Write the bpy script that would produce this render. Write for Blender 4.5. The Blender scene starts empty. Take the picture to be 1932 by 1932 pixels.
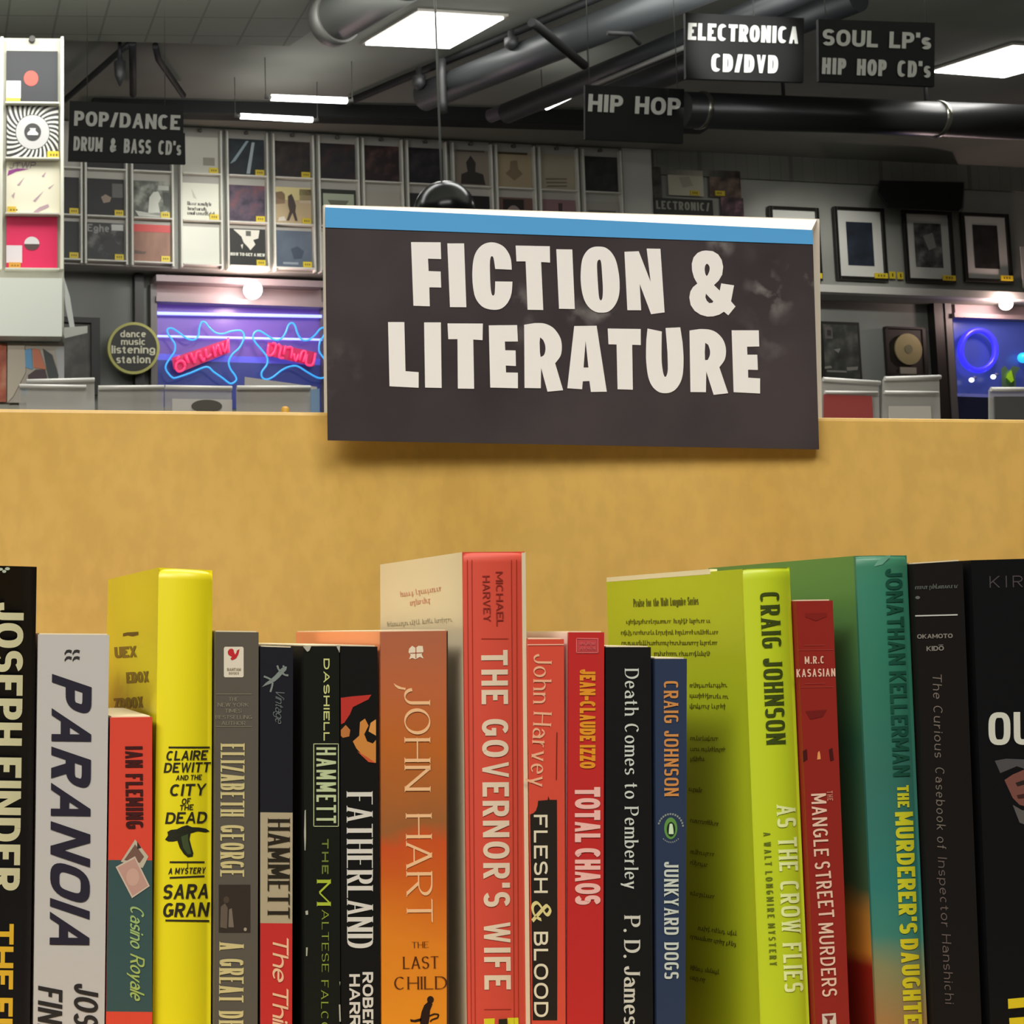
import bpy, bmesh, math, random
from mathutils import Vector, Matrix
from mathutils.geometry import tessellate_polygon

S = bpy.context.scene
COL = S.collection
random.seed(7)

# ------------------------------------------------------------------ camera
F, PX, PY = 3000.0, -130.0, 830.0            # focal length and principal point (pixels of a 1932 frame)
PITCH, ROLL = math.atan(365.0 / 3000.0), 0.0104
EYE = Vector((0, 0, 0.9))
_r0, _u0 = Vector((1, 0, 0)), Vector((0, -math.sin(PITCH), math.cos(PITCH)))
FWD = Vector((0, math.cos(PITCH), math.sin(PITCH)))
RGT = _r0 * math.cos(ROLL) + _u0 * math.sin(ROLL)
UPV = -_r0 * math.sin(ROLL) + _u0 * math.cos(ROLL)
cam_data = bpy.data.cameras.new('camera')
cam = bpy.data.objects.new('camera', cam_data)
COL.objects.link(cam)
cam_data.sensor_fit = 'HORIZONTAL'
cam_data.sensor_width = 36.0
cam_data.lens = F / 1932 * 36
cam_data.shift_x = (966 - PX) / 1932
cam_data.shift_y = (PY - 966) / 1932
cam_data.clip_start, cam_data.clip_end = 0.02, 100
cam.matrix_world = Matrix((
    (RGT.x, UPV.x, -FWD.x, EYE.x), (RGT.y, UPV.y, -FWD.y, EYE.y), (RGT.z, UPV.z, -FWD.z, EYE.z), (0, 0, 0, 1)))
cam_data.dof.use_dof = True
cam_data.dof.focus_distance = .69
cam_data.dof.aperture_fstop = 95
S.camera = cam

# ------------------------------------------------------------------ world, lights, exposure
world = bpy.data.worlds.new('world')
S.world = world
world.use_nodes = True
world.node_tree.nodes['Background'].inputs[0].default_value = (0.9, 0.95, 1.0, 1)
world.node_tree.nodes['Background'].inputs[1].default_value = 0.02
S.view_settings.view_transform = 'Standard'
S.view_settings.look = 'None'
S.view_settings.gamma = 1.0
S.view_settings.use_curve_mapping = False
S.view_settings.exposure = 0.0


def area(name, loc, target, sx, sy, power, col=(1, 1, 1), spread=180):
    l = bpy.data.lights.new(name, 'AREA')
    l.shape, l.size, l.size_y, l.energy, l.color = 'RECTANGLE', sx, sy, power, col
    l.spread = math.radians(spread)
    o = bpy.data.objects.new(name, l)
    COL.objects.link(o)
    o.location = loc
    o.rotation_euler = (Vector(target) - Vector(loc)).to_track_quat('-Z', 'Y').to_euler()
    return o


def spot(name, loc, target, power, ang, col=(1, 1, 1), blend=.6, r=.05):
    l = bpy.data.lights.new(name, 'SPOT')
    l.energy, l.color, l.spot_size, l.spot_blend, l.shadow_soft_size = power, col, math.radians(ang), blend, r
    o = bpy.data.objects.new(name, l)
    COL.objects.link(o)
    o.location = loc
    o.rotation_euler = (Vector(target) - Vector(loc)).to_track_quat('-Z', 'Y').to_euler()
    return o


WARM = (1.0, 0.95, 0.855)
area('shelf_light', (-2.7, -1.9, 4.7), (0.25, .75, 1.0), 3.6, 2.4, 61, WARM, 62)
area('shelf_light_near', (0.6, -1.4, 4.8), (0.3, .7, 0.9), 3.0, 2.0, 48, WARM, 80)
area('bin_fill', (1.2, 2.6, 4.8), (1.2, 3.0, 0), 4.0, 1.0, 150, (1, .98, .93))  # unseen fill added over the bin to brighten the dividers
area('aisle_fill', (2.0, 8.9, 4.85), (2.2, 10.5, 0), 6.0, 1.2, 150, (1, 1, .95))  # unseen fill added to lift the dark rear of the shop
area('back_wash', (1.5, 8.7, 4.5), (1.5, 12.4, 4.2), 7.0, .4, 36, (1, 1, .95))  # added wash with no fixture, lifts the upper back wall
area('ceiling_wash', (3.2, 6.4, 4.2), (3.2, 6.4, 6), 10.0, 2.5, 260, (1, 1, .95))  # added upward fill standing in for bounce on the ceiling

# ------------------------------------------------------------------ pixel rays
def ray(u, v):
    return FWD + RGT * ((u - PX) / F) - UPV * ((v - PY) / F)


def P(u, v, Y):
    r = ray(u, v)
    return EYE + r * (Y / r.y)


def PZ(u, v, z):
    r = ray(u, v)
    return EYE + r * ((z - EYE.z) / r.z)


def planemap(p0, n, off=0.0):
    p0, n = Vector(p0), Vector(n).normalized()
    q = p0 + n * off

    def f(u, v):
        r = ray(u, v)
        return EYE + r * ((q - EYE).dot(n) / r.dot(n))
    return f


# ------------------------------------------------------------------ materials
def lin(c):
    return tuple((x / 255 / 12.92) if x / 255 <= .04045 else ((x / 255 + .055) / 1.055) ** 2.4 for x in c)


_mats = {}


def M(rgb, rough=.55, metal=0, emit=0, name=None, spec=.5, coat=0):
    key = (tuple(rgb), rough, metal, emit, spec, coat)
    if key in _mats:
        return _mats[key]
    m = bpy.data.materials.new(name or 'paint_%d_%d_%d' % tuple(rgb))
    m.use_nodes = True
    b = m.node_tree.nodes['Principled BSDF']
    c = (*lin(rgb), 1)
    b.inputs['Base Color'].default_value = c
    b.inputs['Roughness'].default_value = rough
    b.inputs['Metallic'].default_value = metal
    b.inputs['Specular IOR Level'].default_value = spec
    b.inputs['Coat Weight'].default_value = coat
    if emit:
        b.inputs['Emission Color'].default_value = c
        b.inputs['Emission Strength'].default_value = emit
    m.diffuse_color = c
    _mats[key] = m
    return m


def nodes(m):
    m.use_nodes = True
    nt = m.node_tree
    return nt, nt.nodes['Principled BSDF'], nt.nodes.new, nt.links.new


def ramp(new, cols, interp='LINEAR'):
    r = new('ShaderNodeValToRGB')
    r.color_ramp.interpolation = interp
    e = r.color_ramp.elements
    while len(e) < len(cols):
        e.new(.5)
    for i, c in enumerate(cols):
        p, rgb = c if isinstance(c[1], (tuple, list)) else (i / (len(cols) - 1), c)
        e[i].position = p
        e[i].color = (*lin(rgb), 1)
    return r


def mottle(cols, scale=8, rough=.5, detail=3, stretch=(1, 1, 1), dist=0.0, interp='LINEAR', spec=.5):
    key = ('m', tuple(cols), scale, rough, detail, stretch, dist, interp)
    if key in _mats:
        return _mats[key]
    m = bpy.data.materials.new('mottled_print')
    nt, b, new, link = nodes(m)
    tc, mp, nz = new('ShaderNodeTexCoord'), new('ShaderNodeMapping'), new('ShaderNodeTexNoise')
    mp.inputs['Scale'].default_value = stretch
    nz.inputs['Scale'].default_value = scale
    nz.inputs['Detail'].default_value = detail
    nz.inputs['Distortion'].default_value = dist
    n = len(cols)
    r = ramp(new, [(.34 + .32 * i / (n - 1), c) for i, c in enumerate(cols)], interp)
    link(tc.outputs['Object'], mp.inputs[0]); link(mp.outputs[0], nz.inputs['Vector'])
    link(nz.outputs['Fac'], r.inputs[0]); link(r.outputs[0], b.inputs['Base Color'])
    b.inputs['Roughness'].default_value = rough
    b.inputs['Specular IOR Level'].default_value = spec
    _mats[key] = m
    return m


def vgrad(z0, z1, cols, rough=.4, noise=.06):
    """printed colour blend along an object's own height, z0 -> z1 in object space"""
    m = bpy.data.materials.new('printed_blend')
    nt, b, new, link = nodes(m)
    tc, sp, mr, nz, ad = (new('ShaderNodeTexCoord'), new('ShaderNodeSeparateXYZ'), new('ShaderNodeMapRange'),
                          new('ShaderNodeTexNoise'), new('ShaderNodeMath'))
    nz.inputs['Scale'].default_value = 40
    mr.inputs['From Min'].default_value, mr.inputs['From Max'].default_value = z0, z1
    ad.operation = 'MULTIPLY_ADD'
    ad.inputs[1].default_value = noise * 2
    r = ramp(new, cols)
    ms = new('ShaderNodeMath'); ms.operation = 'SUBTRACT'; ms.inputs[1].default_value = noise
    link(tc.outputs['Object'], sp.inputs[0]); link(sp.outputs['Z'], mr.inputs['Value'])
    link(tc.outputs['Object'], nz.inputs['Vector']); link(nz.outputs['Fac'], ad.inputs[0])
    link(mr.outputs[0], ms.inputs[0]); link(ms.outputs[0], ad.inputs[2]); link(ad.outputs[0], r.inputs[0])
    link(r.outputs[0], b.inputs['Base Color'])
    b.inputs['Roughness'].default_value = rough
    return m


def clear_plastic(rgb, alpha, rough=.15):
    m = bpy.data.materials.new('clear_plastic')
    nt, b, new, link = nodes(m)
    b.inputs['Base Color'].default_value = (*lin(rgb), 1)
    b.inputs['Roughness'].default_value = rough
    b.inputs['Alpha'].default_value = alpha
    return m


# ------------------------------------------------------------------ mesh builder
class MB:
    def __init__(self):
        self.v, self.f, self.m, self.s = [], [], [], []

    def poly(self, pts, mat, smooth=False):
        i = len(self.v)
        self.v += [Vector(p) for p in pts]
        self.f.append(tuple(range(i, i + len(pts)))); self.m.append(mat); self.s.append(smooth)

    def mesh(self, vs, fs, mat, smooth=False):
        i = len(self.v)
        self.v += [Vector(p) for p in vs]
        for f in fs:
            self.f.append(tuple(i + k for k in f)); self.m.append(mat); self.s.append(smooth)

    def hexa(self, p, mat):
        """p: 4 bottom points ring, 4 top points ring"""
        self.mesh(p, [(3, 2, 1, 0), (4, 5, 6, 7), (0, 1, 5, 4), (1, 2, 6, 5), (2, 3, 7, 6), (3, 0, 4, 7)], mat)

    def box(self, c, ax, size, mat, bevel=0.0, seg=2):
        """c centre, ax three unit axes, size three full lengths"""
        bm = bmesh.new()
        bmesh.ops.create_cube(bm, size=1)
        for v in bm.verts:
            v.co = Vector((v.co.x * size[0], v.co.y * size[1], v.co.z * size[2]))
        if bevel:
            bmesh.ops.bevel(bm, geom=bm.edges[:], offset=bevel, segments=seg, affect='EDGES', profile=.5)
        bm.verts.index_update()
        c = Vector(c)
        vs = [c + ax[0] * v.co.x + ax[1] * v.co.y + ax[2] * v.co.z for v in bm.verts]
        self.mesh(vs, [tuple(v.index for v in f.verts) for f in bm.faces], mat)
        bm.free()

    def outline(self, loops, mapf, mat, maxe=0):
        pl = [[Vector((x, y, 0)) for x, y in l] for l in loops]
        tris = tessellate_polygon(pl)
        flat = [p for l in pl for p in l]
        if maxe:
            todo = [[flat[i] for i in t] for t in tris]
            while todo:
                t = todo.pop()
                d = [abs(t[i].x - t[(i + 1) % 3].x) for i in range(3)]
                k = d.index(max(d))
                if d[k] > maxe:
                    a, b, c = t[k], t[(k + 1) % 3], t[(k + 2) % 3]
                    m = (a + b) / 2
                    todo += [[a, m, c], [m, b, c]]
                else:
                    self.poly([mapf(p.x, p.y) for p in t], mat)
            return
        self.mesh([mapf(p.x, p.y) for p in flat], [tuple(t) for t in tris], mat)

    def prism(self, loop_front, loop_back, mat):
        """closed solid between two equal outlines in space"""
        n = len(loop_front)
        a, b = [Vector(p) for p in loop_front], [Vector(p) for p in loop_back]
        self.mesh(a + b, [tuple(range(n)), tuple(range(2 * n - 1, n - 1, -1))] +
                  [(i, i + n, (i + 1) % n + n, (i + 1) % n) for i in range(n)], mat)

    def tube(self, pts, r, mat, n=10, closed=False, caps=True):
        pts = [Vector(p) for p in pts]
        N = len(pts)
        vs, up = [], None
        for i, p in enumerate(pts):
            if closed:
                t = pts[(i + 1) % N] - pts[i - 1]
            else:
                t = pts[min(i + 1, N - 1)] - pts[max(i - 1, 0)]
            t.normalize()
            if up is None:
                up = t.orthogonal().normalized()
            up = (up - t * up.dot(t)).normalized()
            sd = t.cross(up)
            rr = r[i] if isinstance(r, (list, tuple)) else r
            vs += [p + (up * math.cos(2 * math.pi * k / n) + sd * math.sin(2 * math.pi * k / n)) * rr for k in range(n)]
        fs = []
        for i in range(N if closed else N - 1):
            a, b = i * n, ((i + 1) % N) * n
            fs += [(a + k, a + (k + 1) % n, b + (k + 1) % n, b + k) for k in range(n)]
        self.mesh(vs, fs, mat, True)
        if caps and not closed:
            self.poly(vs[:n][::-1], mat); self.poly(vs[-n:], mat)

    def sphere(self, c, r, mat, nu=40, nv=22):
        c = Vector(c)
        vs = [c + Vector((math.sin(math.pi * j / nv) * math.cos(2 * math.pi * i / nu),
                          math.sin(math.pi * j / nv) * math.sin(2 * math.pi * i / nu), math.cos(math.pi * j / nv))) * r
              for j in range(nv + 1) for i in range(nu)]
        fs = [(j * nu + i, (j + 1) * nu + i, (j + 1) * nu + (i + 1) % nu, j * nu + (i + 1) % nu)
              for j in range(nv) for i in range(nu)]
        self.mesh(vs, fs, mat, True)

    def build(self, name, parent=None, base=None):
        me = bpy.data.meshes.new(name)
        if parent is not None:
            o0 = Vector(parent['_w'])
        elif base is not None:
            o0 = Vector(base)
        else:
            lo = [min(p[k] for p in self.v) for k in range(3)]
            hi = [max(p[k] for p in self.v) for k in range(3)]
            o0 = Vector(((lo[0] + hi[0]) / 2, (lo[1] + hi[1]) / 2, lo[2]))
        me.from_pydata([p - o0 for p in self.v], [], self.f)
        ml = []
        for m in self.m:
            if m not in ml:
                ml.append(m)
        for m in ml:
            me.materials.append(m)
        me.polygons.foreach_set('material_index', [ml.index(m) for m in self.m])
        me.polygons.foreach_set('use_smooth', self.s)
        me.update()
        bm = bmesh.new(); bm.from_mesh(me)
        bmesh.ops.remove_doubles(bm, verts=bm.verts[:], dist=1e-7)
        bm.to_mesh(me); bm.free()
        o = bpy.data.objects.new(name, me)
        COL.objects.link(o)
        o['_w'] = tuple(o0)
        if parent is not None:
            o.parent = parent
        else:
            o.location = o0
        return o


def tag(o, label, cat, group=None, kind=None):
    o['label'], o['category'] = label, cat
    if group:
        o['group'] = group
    if kind:
        o['kind'] = kind
    return o


def thing(name, loc, label, cat, group=None):
    o = bpy.data.objects.new(name, None)
    COL.objects.link(o)
    o.empty_display_size = .05
    o.location = loc
    o['_w'] = tuple(loc)
    return tag(o, label, cat, group)


def struct(name, mb, label=None):
    o = mb.build(name)
    o['kind'] = 'structure'
    if label:
        o['label'] = label
    return o


# ------------------------------------------------------------------ drawn lettering
GL = {}
for line in '''
A .95 l0,0,.5,1;l.5,1,1,0;l.2,.3,.8,.3
B .8 l0,0,0,1;l0,1,.5,1;l0,.52,.55,.52;l0,0,.55,0;a.5,.76,.42,.24,-90,90;a.55,.26,.45,.26,-90,90
C .85 a.5,.5,.5,.5,48,312
D .88 l0,0,0,1;l0,1,.4,1;l0,0,.4,0;a.4,.5,.6,.5,-90,90
E .72 l0,0,0,1;l0,1,1,1;l0,.52,.85,.52;l0,0,1,0
F .7 l0,0,0,1;l0,1,1,1;l0,.5,.85,.5
G .9 a.5,.5,.5,.5,48,350;l1,.05,1,.45;l.55,.45,1,.45
H .85 l0,0,0,1;l1,0,1,1;l0,.5,1,.5
I 0 l0,0,0,1
J .55 l1,1,1,.3;a.5,.3,.5,.3,180,360
K .85 l0,0,0,1;l0,.35,1,1;l.3,.55,1,0
L .65 l0,0,0,1;l0,0,1,0
M 1.1 l0,0,0,1;l1,0,1,1;l0,1,.5,.15;l.5,.15,1,1
N .9 l0,0,0,1;l1,0,1,1;l0,1,1,0
O .95 a.5,.5,.5,.5,0,360
P .75 l0,0,0,1;l0,1,.5,1;l0,.45,.5,.45;a.5,.725,.5,.275,-90,90
Q .95 a.5,.5,.5,.5,0,360;l.6,.28,1,0
R .82 l0,0,0,1;l0,1,.5,1;l0,.47,.5,.47;a.5,.735,.5,.265,-90,90;l.45,.47,1,0
S .75 a.5,.75,.5,.25,25,270;a.5,.25,.5,.25,90,-155
T .8 l.5,0,.5,1;l0,1,1,1
U .85 l0,1,0,.3;l1,1,1,.3;a.5,.3,.5,.3,180,360
V .9 l0,1,.5,0;l.5,0,1,1
W 1.3 l0,1,.25,0;l.25,0,.5,1;l.5,1,.75,0;l.75,0,1,1
X .9 l0,0,1,1;l0,1,1,0
Y .85 l0,1,.5,.45;l1,1,.5,.45;l.5,.5,.5,0
Z .8 l0,1,1,1;l0,0,1,0;l0,0,1,1
& .95 c1,0,.25,.7,.22,.88,.42,1,.64,.88,.6,.72,.2,.45,.03,.25,.12,.06,.35,0,.65,.1,.85,.32,.92,.5
. 0 d0,.02
, 0 l0,.05,-.05,-.15
' 0 l0,1,0,.75
- .4 l0,.42,1,.42
/ .5 l0,0,1,1
a .62 c.05,.5,.4,.66,.85,.52,.92,.4;l1,.45,1,0;a.5,.2,.5,.2,0,360
b .66 l0,0,0,1;a.5,.33,.5,.33,0,360
c .58 a.5,.33,.5,.33,50,310
d .66 l1,0,1,1;a.5,.33,.5,.33,0,360
e .62 a.5,.33,.5,.33,0,315;l.02,.35,.98,.35
f .4 c1,.96,.65,.98,.45,.8;l.45,.8,.45,0;l0,.64,.9,.64
g .64 a.5,.36,.5,.3,0,360;l1,.64,1,-.08;a.5,-.08,.5,.2,180,360
h .62 l0,0,0,1;a.5,.4,.5,.26,0,180;l1,.4,1,0
i 0 l0,0,0,.66;d0,.92
j .25 l1,.66,1,-.1;a.5,-.1,.5,.15,180,360;d1,.92
k .6 l0,0,0,1;l0,.25,1,.66;l.3,.4,1,0
l 0 l0,0,0,1
m 1.0 l0,0,0,.66;a.25,.44,.25,.22,0,180;l.5,.44,.5,0;a.75,.44,.25,.22,0,180;l1,.44,1,0
n .62 l0,0,0,.66;a.5,.4,.5,.26,0,180;l1,.4,1,0
o .66 a.5,.33,.5,.33,0,360
p .66 l0,-.32,0,.66;a.5,.33,.5,.33,0,360
q .66 l1,-.32,1,.66;a.5,.33,.5,.33,0,360
r .42 l0,0,0,.66;c.02,.38,.4,.6,.95,.62
s .52 a.5,.495,.5,.165,30,270;a.5,.165,.5,.165,90,-150
t .42 l.4,.9,.4,.14;c.4,.16,.6,0,1,.06;l0,.64,.95,.64
u .62 l0,.66,0,.26;a.5,.26,.5,.26,180,360;l1,.66,1,0
v .6 l0,.66,.5,0;l.5,0,1,.66
w .95 l0,.66,.25,0;l.25,0,.5,.66;l.5,.66,.75,0;l.75,0,1,.66
x .6 l0,0,1,.66;l0,.66,1,0
y .6 l0,.66,.5,0;l1,.66,.3,-.32
z .55 l0,.64,1,.64;l0,0,1,0;l0,0,1,.66
'''.strip().split('\n'):
    ch, w, d = line.split(' ', 2)
    GL[ch] = (float(w), [(q[0], [float(x) for x in q[1:].split(',')]) for q in d.split(';')])


def clip_y(poly, lim, keep_above):
    out = []
    for i in range(len(poly)):
        p, q = poly[i - 1], poly[i]
        ip, iq = (p[1] >= lim) == keep_above or p[1] == lim, (q[1] >= lim) == keep_above or q[1] == lim
        if ip != iq:
            t = (lim - p[1]) / (q[1] - p[1])
            out.append((p[0] + (q[0] - p[0]) * t, lim))
        if iq:
            out.append(q)
    return out


def catmull(pts, n=8, closed=False):
    out = []
    N = len(pts)
    for i in range(N if closed else N - 1):
        if closed:
            p = [pts[(i + k) % N] for k in (-1, 0, 1, 2)]
        else:
            p = [pts[max(i - 1, 0)], pts[i], pts[i + 1], pts[min(i + 2, N - 1)]]
        for k in range(n):
            t = k / n
            out.append(tuple(.5 * (2 * p[1][j] + (p[2][j] - p[0][j]) * t + (2 * p[0][j] - 5 * p[1][j] + 4 * p[2][j] - p[3][j]) * t * t
                                   + (3 * p[1][j] - p[0][j] - 3 * p[2][j] + p[3][j]) * t ** 3) for j in range(len(pts[0]))))
    if not closed:
        out.append(tuple(pts[-1]))
    return out


def glyph_polys(ch, W, a, b, th, serif, n):
    """convex pieces of one letter; cap height 1, outer width W + 2a"""
    ct, st = math.cos(th), math.sin(th)
    m00, m01, m11 = a * a * ct * ct + b * b * st * st, (a * a - b * b) * ct * st, a * a * st * st + b * b * ct * ct

    def off(nx, ny):
        d = math.sqrt(max(1e-12, m00 * nx * nx + 2 * m01 * nx * ny + m11 * ny * ny))
        return ((m00 * nx + m01 * ny) / d, (m01 * nx + m11 * ny) / d)

    def mp(x, y):
        return (a + x * W, b + y * (1 - 2 * b))
    out = []

    def stroke(pts):
        N = len(pts)
        ofs = []
        for i in range(N):
            p, q = pts[max(i - 1, 0)], pts[min(i + 1, N - 1)]
            dx, dy = q[0] - p[0], q[1] - p[1]
            l = math.hypot(dx, dy) or 1
            ofs.append(off(-dy / l, dx / l))
        for i in range(N - 1):
            p, q, o, k = pts[i], pts[i + 1], ofs[i], ofs[i + 1]
            out.append([(p[0] + o[0], p[1] + o[1]), (q[0] + k[0], q[1] + k[1]), (q[0] - k[0], q[1] - k[1]), (p[0] - o[0], p[1] - o[1])])
    for op, v in GL[ch][1]:
        if op == 'l':
            p, q = mp(v[0], v[1]), mp(v[2], v[3])
            if abs(v[0] - v[2]) > .02 and v[1] != v[3]:      # slanting strokes run to the very edge
                p = (p[0], v[1] if v[1] in (0, 1) else p[1])
                q = (q[0], v[3] if v[3] in (0, 1) else q[1])
            dx, dy = q[0] - p[0], q[1] - p[1]
            l = math.hypot(dx, dy) or 1
            dx, dy = dx / l, dy / l
            horiz = abs(dy) < .05
            o = off(-dy, dx)
            if a > .075 and ch in 'VWAMNXYK' and abs(dx) > .06 and not horiz:
                q_ = .7 if ch in 'VWM' else .8
                o = (o[0] * q_, o[1] * q_)
            e = max(a, b) * 1.6
            ends = [(p, v[0], v[1], -1), (q, v[2], v[3], 1)]
            pe = []
            for pt, x, y, sg in ends:
                k = 0
                if horiz:
                    k = a if x in (0, 1) else 0
                elif y in (0, 1):
                    k = e
                elif abs(y - .66) < .01 and abs(dx) < .05:
                    k = b
                elif y < 0:
                    k = 0
                pe.append((pt[0] + sg * dx * k, pt[1] + sg * dy * k))
            pl = [(pe[0][0] + o[0], pe[0][1] + o[1]), (pe[1][0] + o[0], pe[1][1] + o[1]), (pe[1][0] - o[0], pe[1][1] - o[1]), (pe[0][0] - o[0], pe[0][1] - o[1])]
            if not horiz:
                if min(v[1], v[3]) == 0:
                    pl = clip_y(pl, 0, True)
                if max(v[1], v[3]) == 1:
                    pl = clip_y(pl, 1, False)
            if len(pl) > 2:
                out.append(pl)
            if serif and abs(dy) > .5 and ch not in "',/":
                sb = max(.028, b * .75)
                for pt, x, y, sg in ends:
                    if y == 0:
                        out.append([(pt[0] - a - serif, 0), (pt[0] + a + serif, 0), (pt[0] + a + serif * .6, sb), (pt[0] - a - serif * .6, sb)])
                    elif y == 1 and not ch.islower():
                        out.append([(pt[0] - a - serif, 1), (pt[0] + a + serif, 1), (pt[0] + a + serif * .6, 1 - sb), (pt[0] - a - serif * .6, 1 - sb)])
                    elif (y == 1 or abs(y - .66) < .01) and ch.islower():
                        yy = pt[1] + (b if y != 1 else 0)
                        yy = 1 if y == 1 else yy
                        out.append([(pt[0] - a - serif, yy - sb), (pt[0] + a, yy), (pt[0] + a, yy - sb * 1.4), (pt[0] - a - serif, yy - sb * 1.6)])
        elif op == 'a':
            cx, cy, rx, ry, a0, a1 = v
            k = max(6, int(abs(a1 - a0) / 12))
            pts = []
            for i in range(k + 1):
                an = math.radians(a0 + (a1 - a0) * i / k)
                c, s = math.cos(an), math.sin(an)
                pts.append(mp(cx + rx * math.copysign(abs(c) ** (2 / n), c), cy + ry * math.copysign(abs(s) ** (2 / n), s)))
            if abs(a1 - a0) >= 360:
                pts.append(pts[1])
            stroke(pts)
        elif op == 'c':
            pts = catmull([mp(v[i], v[i + 1]) for i in range(0, len(v), 2)], 6)
            stroke(pts)
        elif op == 'd':
            x, y = mp(v[0], v[1])
            y = max(y, b)
            q = max(a, b) * 1.05
            out.append([(x + q * math.cos(t), y + q * math.sin(t)) for t in [i * math.pi / 5 for i in range(10)]])
    return out


FONT = {  # half stem a, half bar b, nib angle, serif, slant, squareness, spacing, word space
    'bold': (.125, .1, 0, 0, 0, 2.4, .1, .3),
    'heavy': (.15, .12, 0, 0, 0, 2.5, .07, .25),
    'sans': (.085, .08, 0, 0, 0, 2.3, .16, .4),
    'light': (.05, .05, 0, 0, 0, 2.2, .2, .45),
    'cond': (.11, .085, 0, 0, 0, 3.2, .1, .35),
    'slab': (.075, .065, 0, .03, 0, 3.6, .14, .4),
    'roman': (.065, .022, .25, .055, 0, 2.0, .14, .45),
    'romanb': (.095, .03, .2, .06, 0, 2.1, .12, .4),
    'didone': (.14, .022, 0, .05, 0, 2.2, .08, .35),
    'ital': (.1, .1, 0, 0, .33, 3.0, .12, .3),
    'obl': (.085, .075, 0, 0, .18, 2.2, .1, .3),
    'script': (.05, .035, .5, 0, .4, 2.0, .03, .25),
    'scriptb': (.095, .05, .5, 0, .3, 2.0, .05, .25),
    'hand': (.035, .03, .3, 0, .12, 2.0, .25, .5),
}


def letters(mb, mapf, s, p0, p1, h, mat, font='bold', **kw):
    a, b, th, serif, slant, n, sp, ws = FONT[font]
    a, b, sp, ws, slant, serif = (kw.get('a', a), kw.get('b', b), kw.get('sp', sp), kw.get('ws', ws), kw.get('slant', slant), kw.get('serif', serif))
    dx, dy = p1[0] - p0[0], p1[1] - p0[1]
    Lp = math.hypot(dx, dy)
    dx, dy = dx / Lp, dy / Lp
    ux, uy = dy, -dx
    L = Lp / h
    wmin = kw.get('wmin', .34)
    for _ in range(30):
        rel = fix = 0
        for i, c in enumerate(s):
            if c == ' ':
                fix += ws
            else:
                rel += GL[c][0]
                fix += 2 * a + (sp if i < len(s) - 1 else 0)
        wr = (L - fix) / rel if rel else 0
        if not rel or wr >= wmin or wr >= 3.2 * a:
            break
        a, sp, serif, ws = a * .94, sp * .95, serif * .95, ws * .95
    tot = fix + rel * wr
    k = L / tot
    x = 0
    np_, sub = 0, kw.get('sub', 0)
    for c in s:
        if c == ' ':
            x += ws
            continue
        W = GL[c][0] * wr
        for pl in glyph_polys(c, W, a, b, th, serif, n):
            np_ += 1
            ys = [q[1] for q in pl]
            lo, hi = min(ys), max(ys)
            ns = max(1, int((hi - lo) * sub)) if sub else 1
            for i in range(ns):
                piece = pl
                if ns > 1:
                    if i:
                        piece = clip_y(piece, lo + (hi - lo) * i / ns, True)
                    if i < ns - 1:
                        piece = clip_y(piece, lo + (hi - lo) * (i + 1) / ns, False)
                    if len(piece) < 3:
                        continue
                pts = []
                for px_, py_ in piece:
                    X = (x + px_) * k + slant * (py_ - .5)
                    q = mapf(p0[0] + dx * X * h + ux * (py_ - .5) * h, p0[1] + dy * X * h + uy * (py_ - .5) * h)
                    pts.append(q + (EYE - q) * (2.2e-6 * (np_ % 61)))
                mb.poly(pts, mat)
        x += W + 2 * a + sp


def greek(mb, mapf, p0, p1, h, mat, seed=1, dens=1.0):
    """a line of print too small to read"""
    rg = random.Random(seed)
    dx, dy = p1[0] - p0[0], p1[1] - p0[1]
    L = math.hypot(dx, dy)
    dx, dy = dx / L, dy / L
    ux, uy = dy, -dx
    t = 0
    while t < L:
        wl = rg.uniform(1.5, 5) * h
        e = min(t + wl, L)
        x = t
        while x < e:
            w = h * rg.uniform(.12, .2) * dens
            lo, hi = -.5, rg.choice([.15, .15, .15, .5])
            if rg.random() < .1:
                lo = -.8
            for (xa, xb, ya, yb) in ((x, x + w, lo, hi), (x, x + h * .38, *( (.0, .15) if rg.random() < .5 else (-.5, -.36)))):
                mb.poly([mapf(p0[0] + dx * q + ux * r * h, p0[1] + dy * q + uy * r * h) for q, r in ((xa, ya), (xb, ya), (xb, yb), (xa, yb))], mat)
            x += h * rg.uniform(.3, .5)
        t = e + h * .4


def flat(mb, mapf, pts, mat, maxe=0):
    mb.outline([pts], mapf, mat, maxe)


def rect(x0, y0, x1, y1):
    return [(x0, y0), (x1, y0), (x1, y1), (x0, y1)]


def ell(cx, cy, rx, ry, n=24):
    return [(cx + rx * math.cos(2 * math.pi * i / n), cy + ry * math.sin(2 * math.pi * i / n)) for i in range(n)]


def zz(zone, pts):
    ox, oy, s = zone
    return [(ox + x / s, oy + y / s) for x, y in pts]


Z1, Z2 = (0, 1030, 3.864), (0, 1470, 3.864)
Z3, Z4 = (480, 1030, 3.7154), (480, 1470, 3.7154)
Z5, Z6 = (970, 1030, 3.7154), (970, 1470, 3.7154)
Z7, Z8 = (1430, 1030, 3.8486), (1430, 1470, 3.8486)

# ------------------------------------------------------------------ bookcase
YP = 0.862                                    # front face of the back panel
ZTOP = P(966, 781, YP).z                      # top edge of the panel
ZSB = P(966, 2088, .65).z - .0006
ZSH = P(966, 2088, .65).z                     # shelf board the books stand on
AX = (Vector((1, 0, 0)), Vector((0, 1, 0)), Vector((0, 0, 1)))


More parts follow.
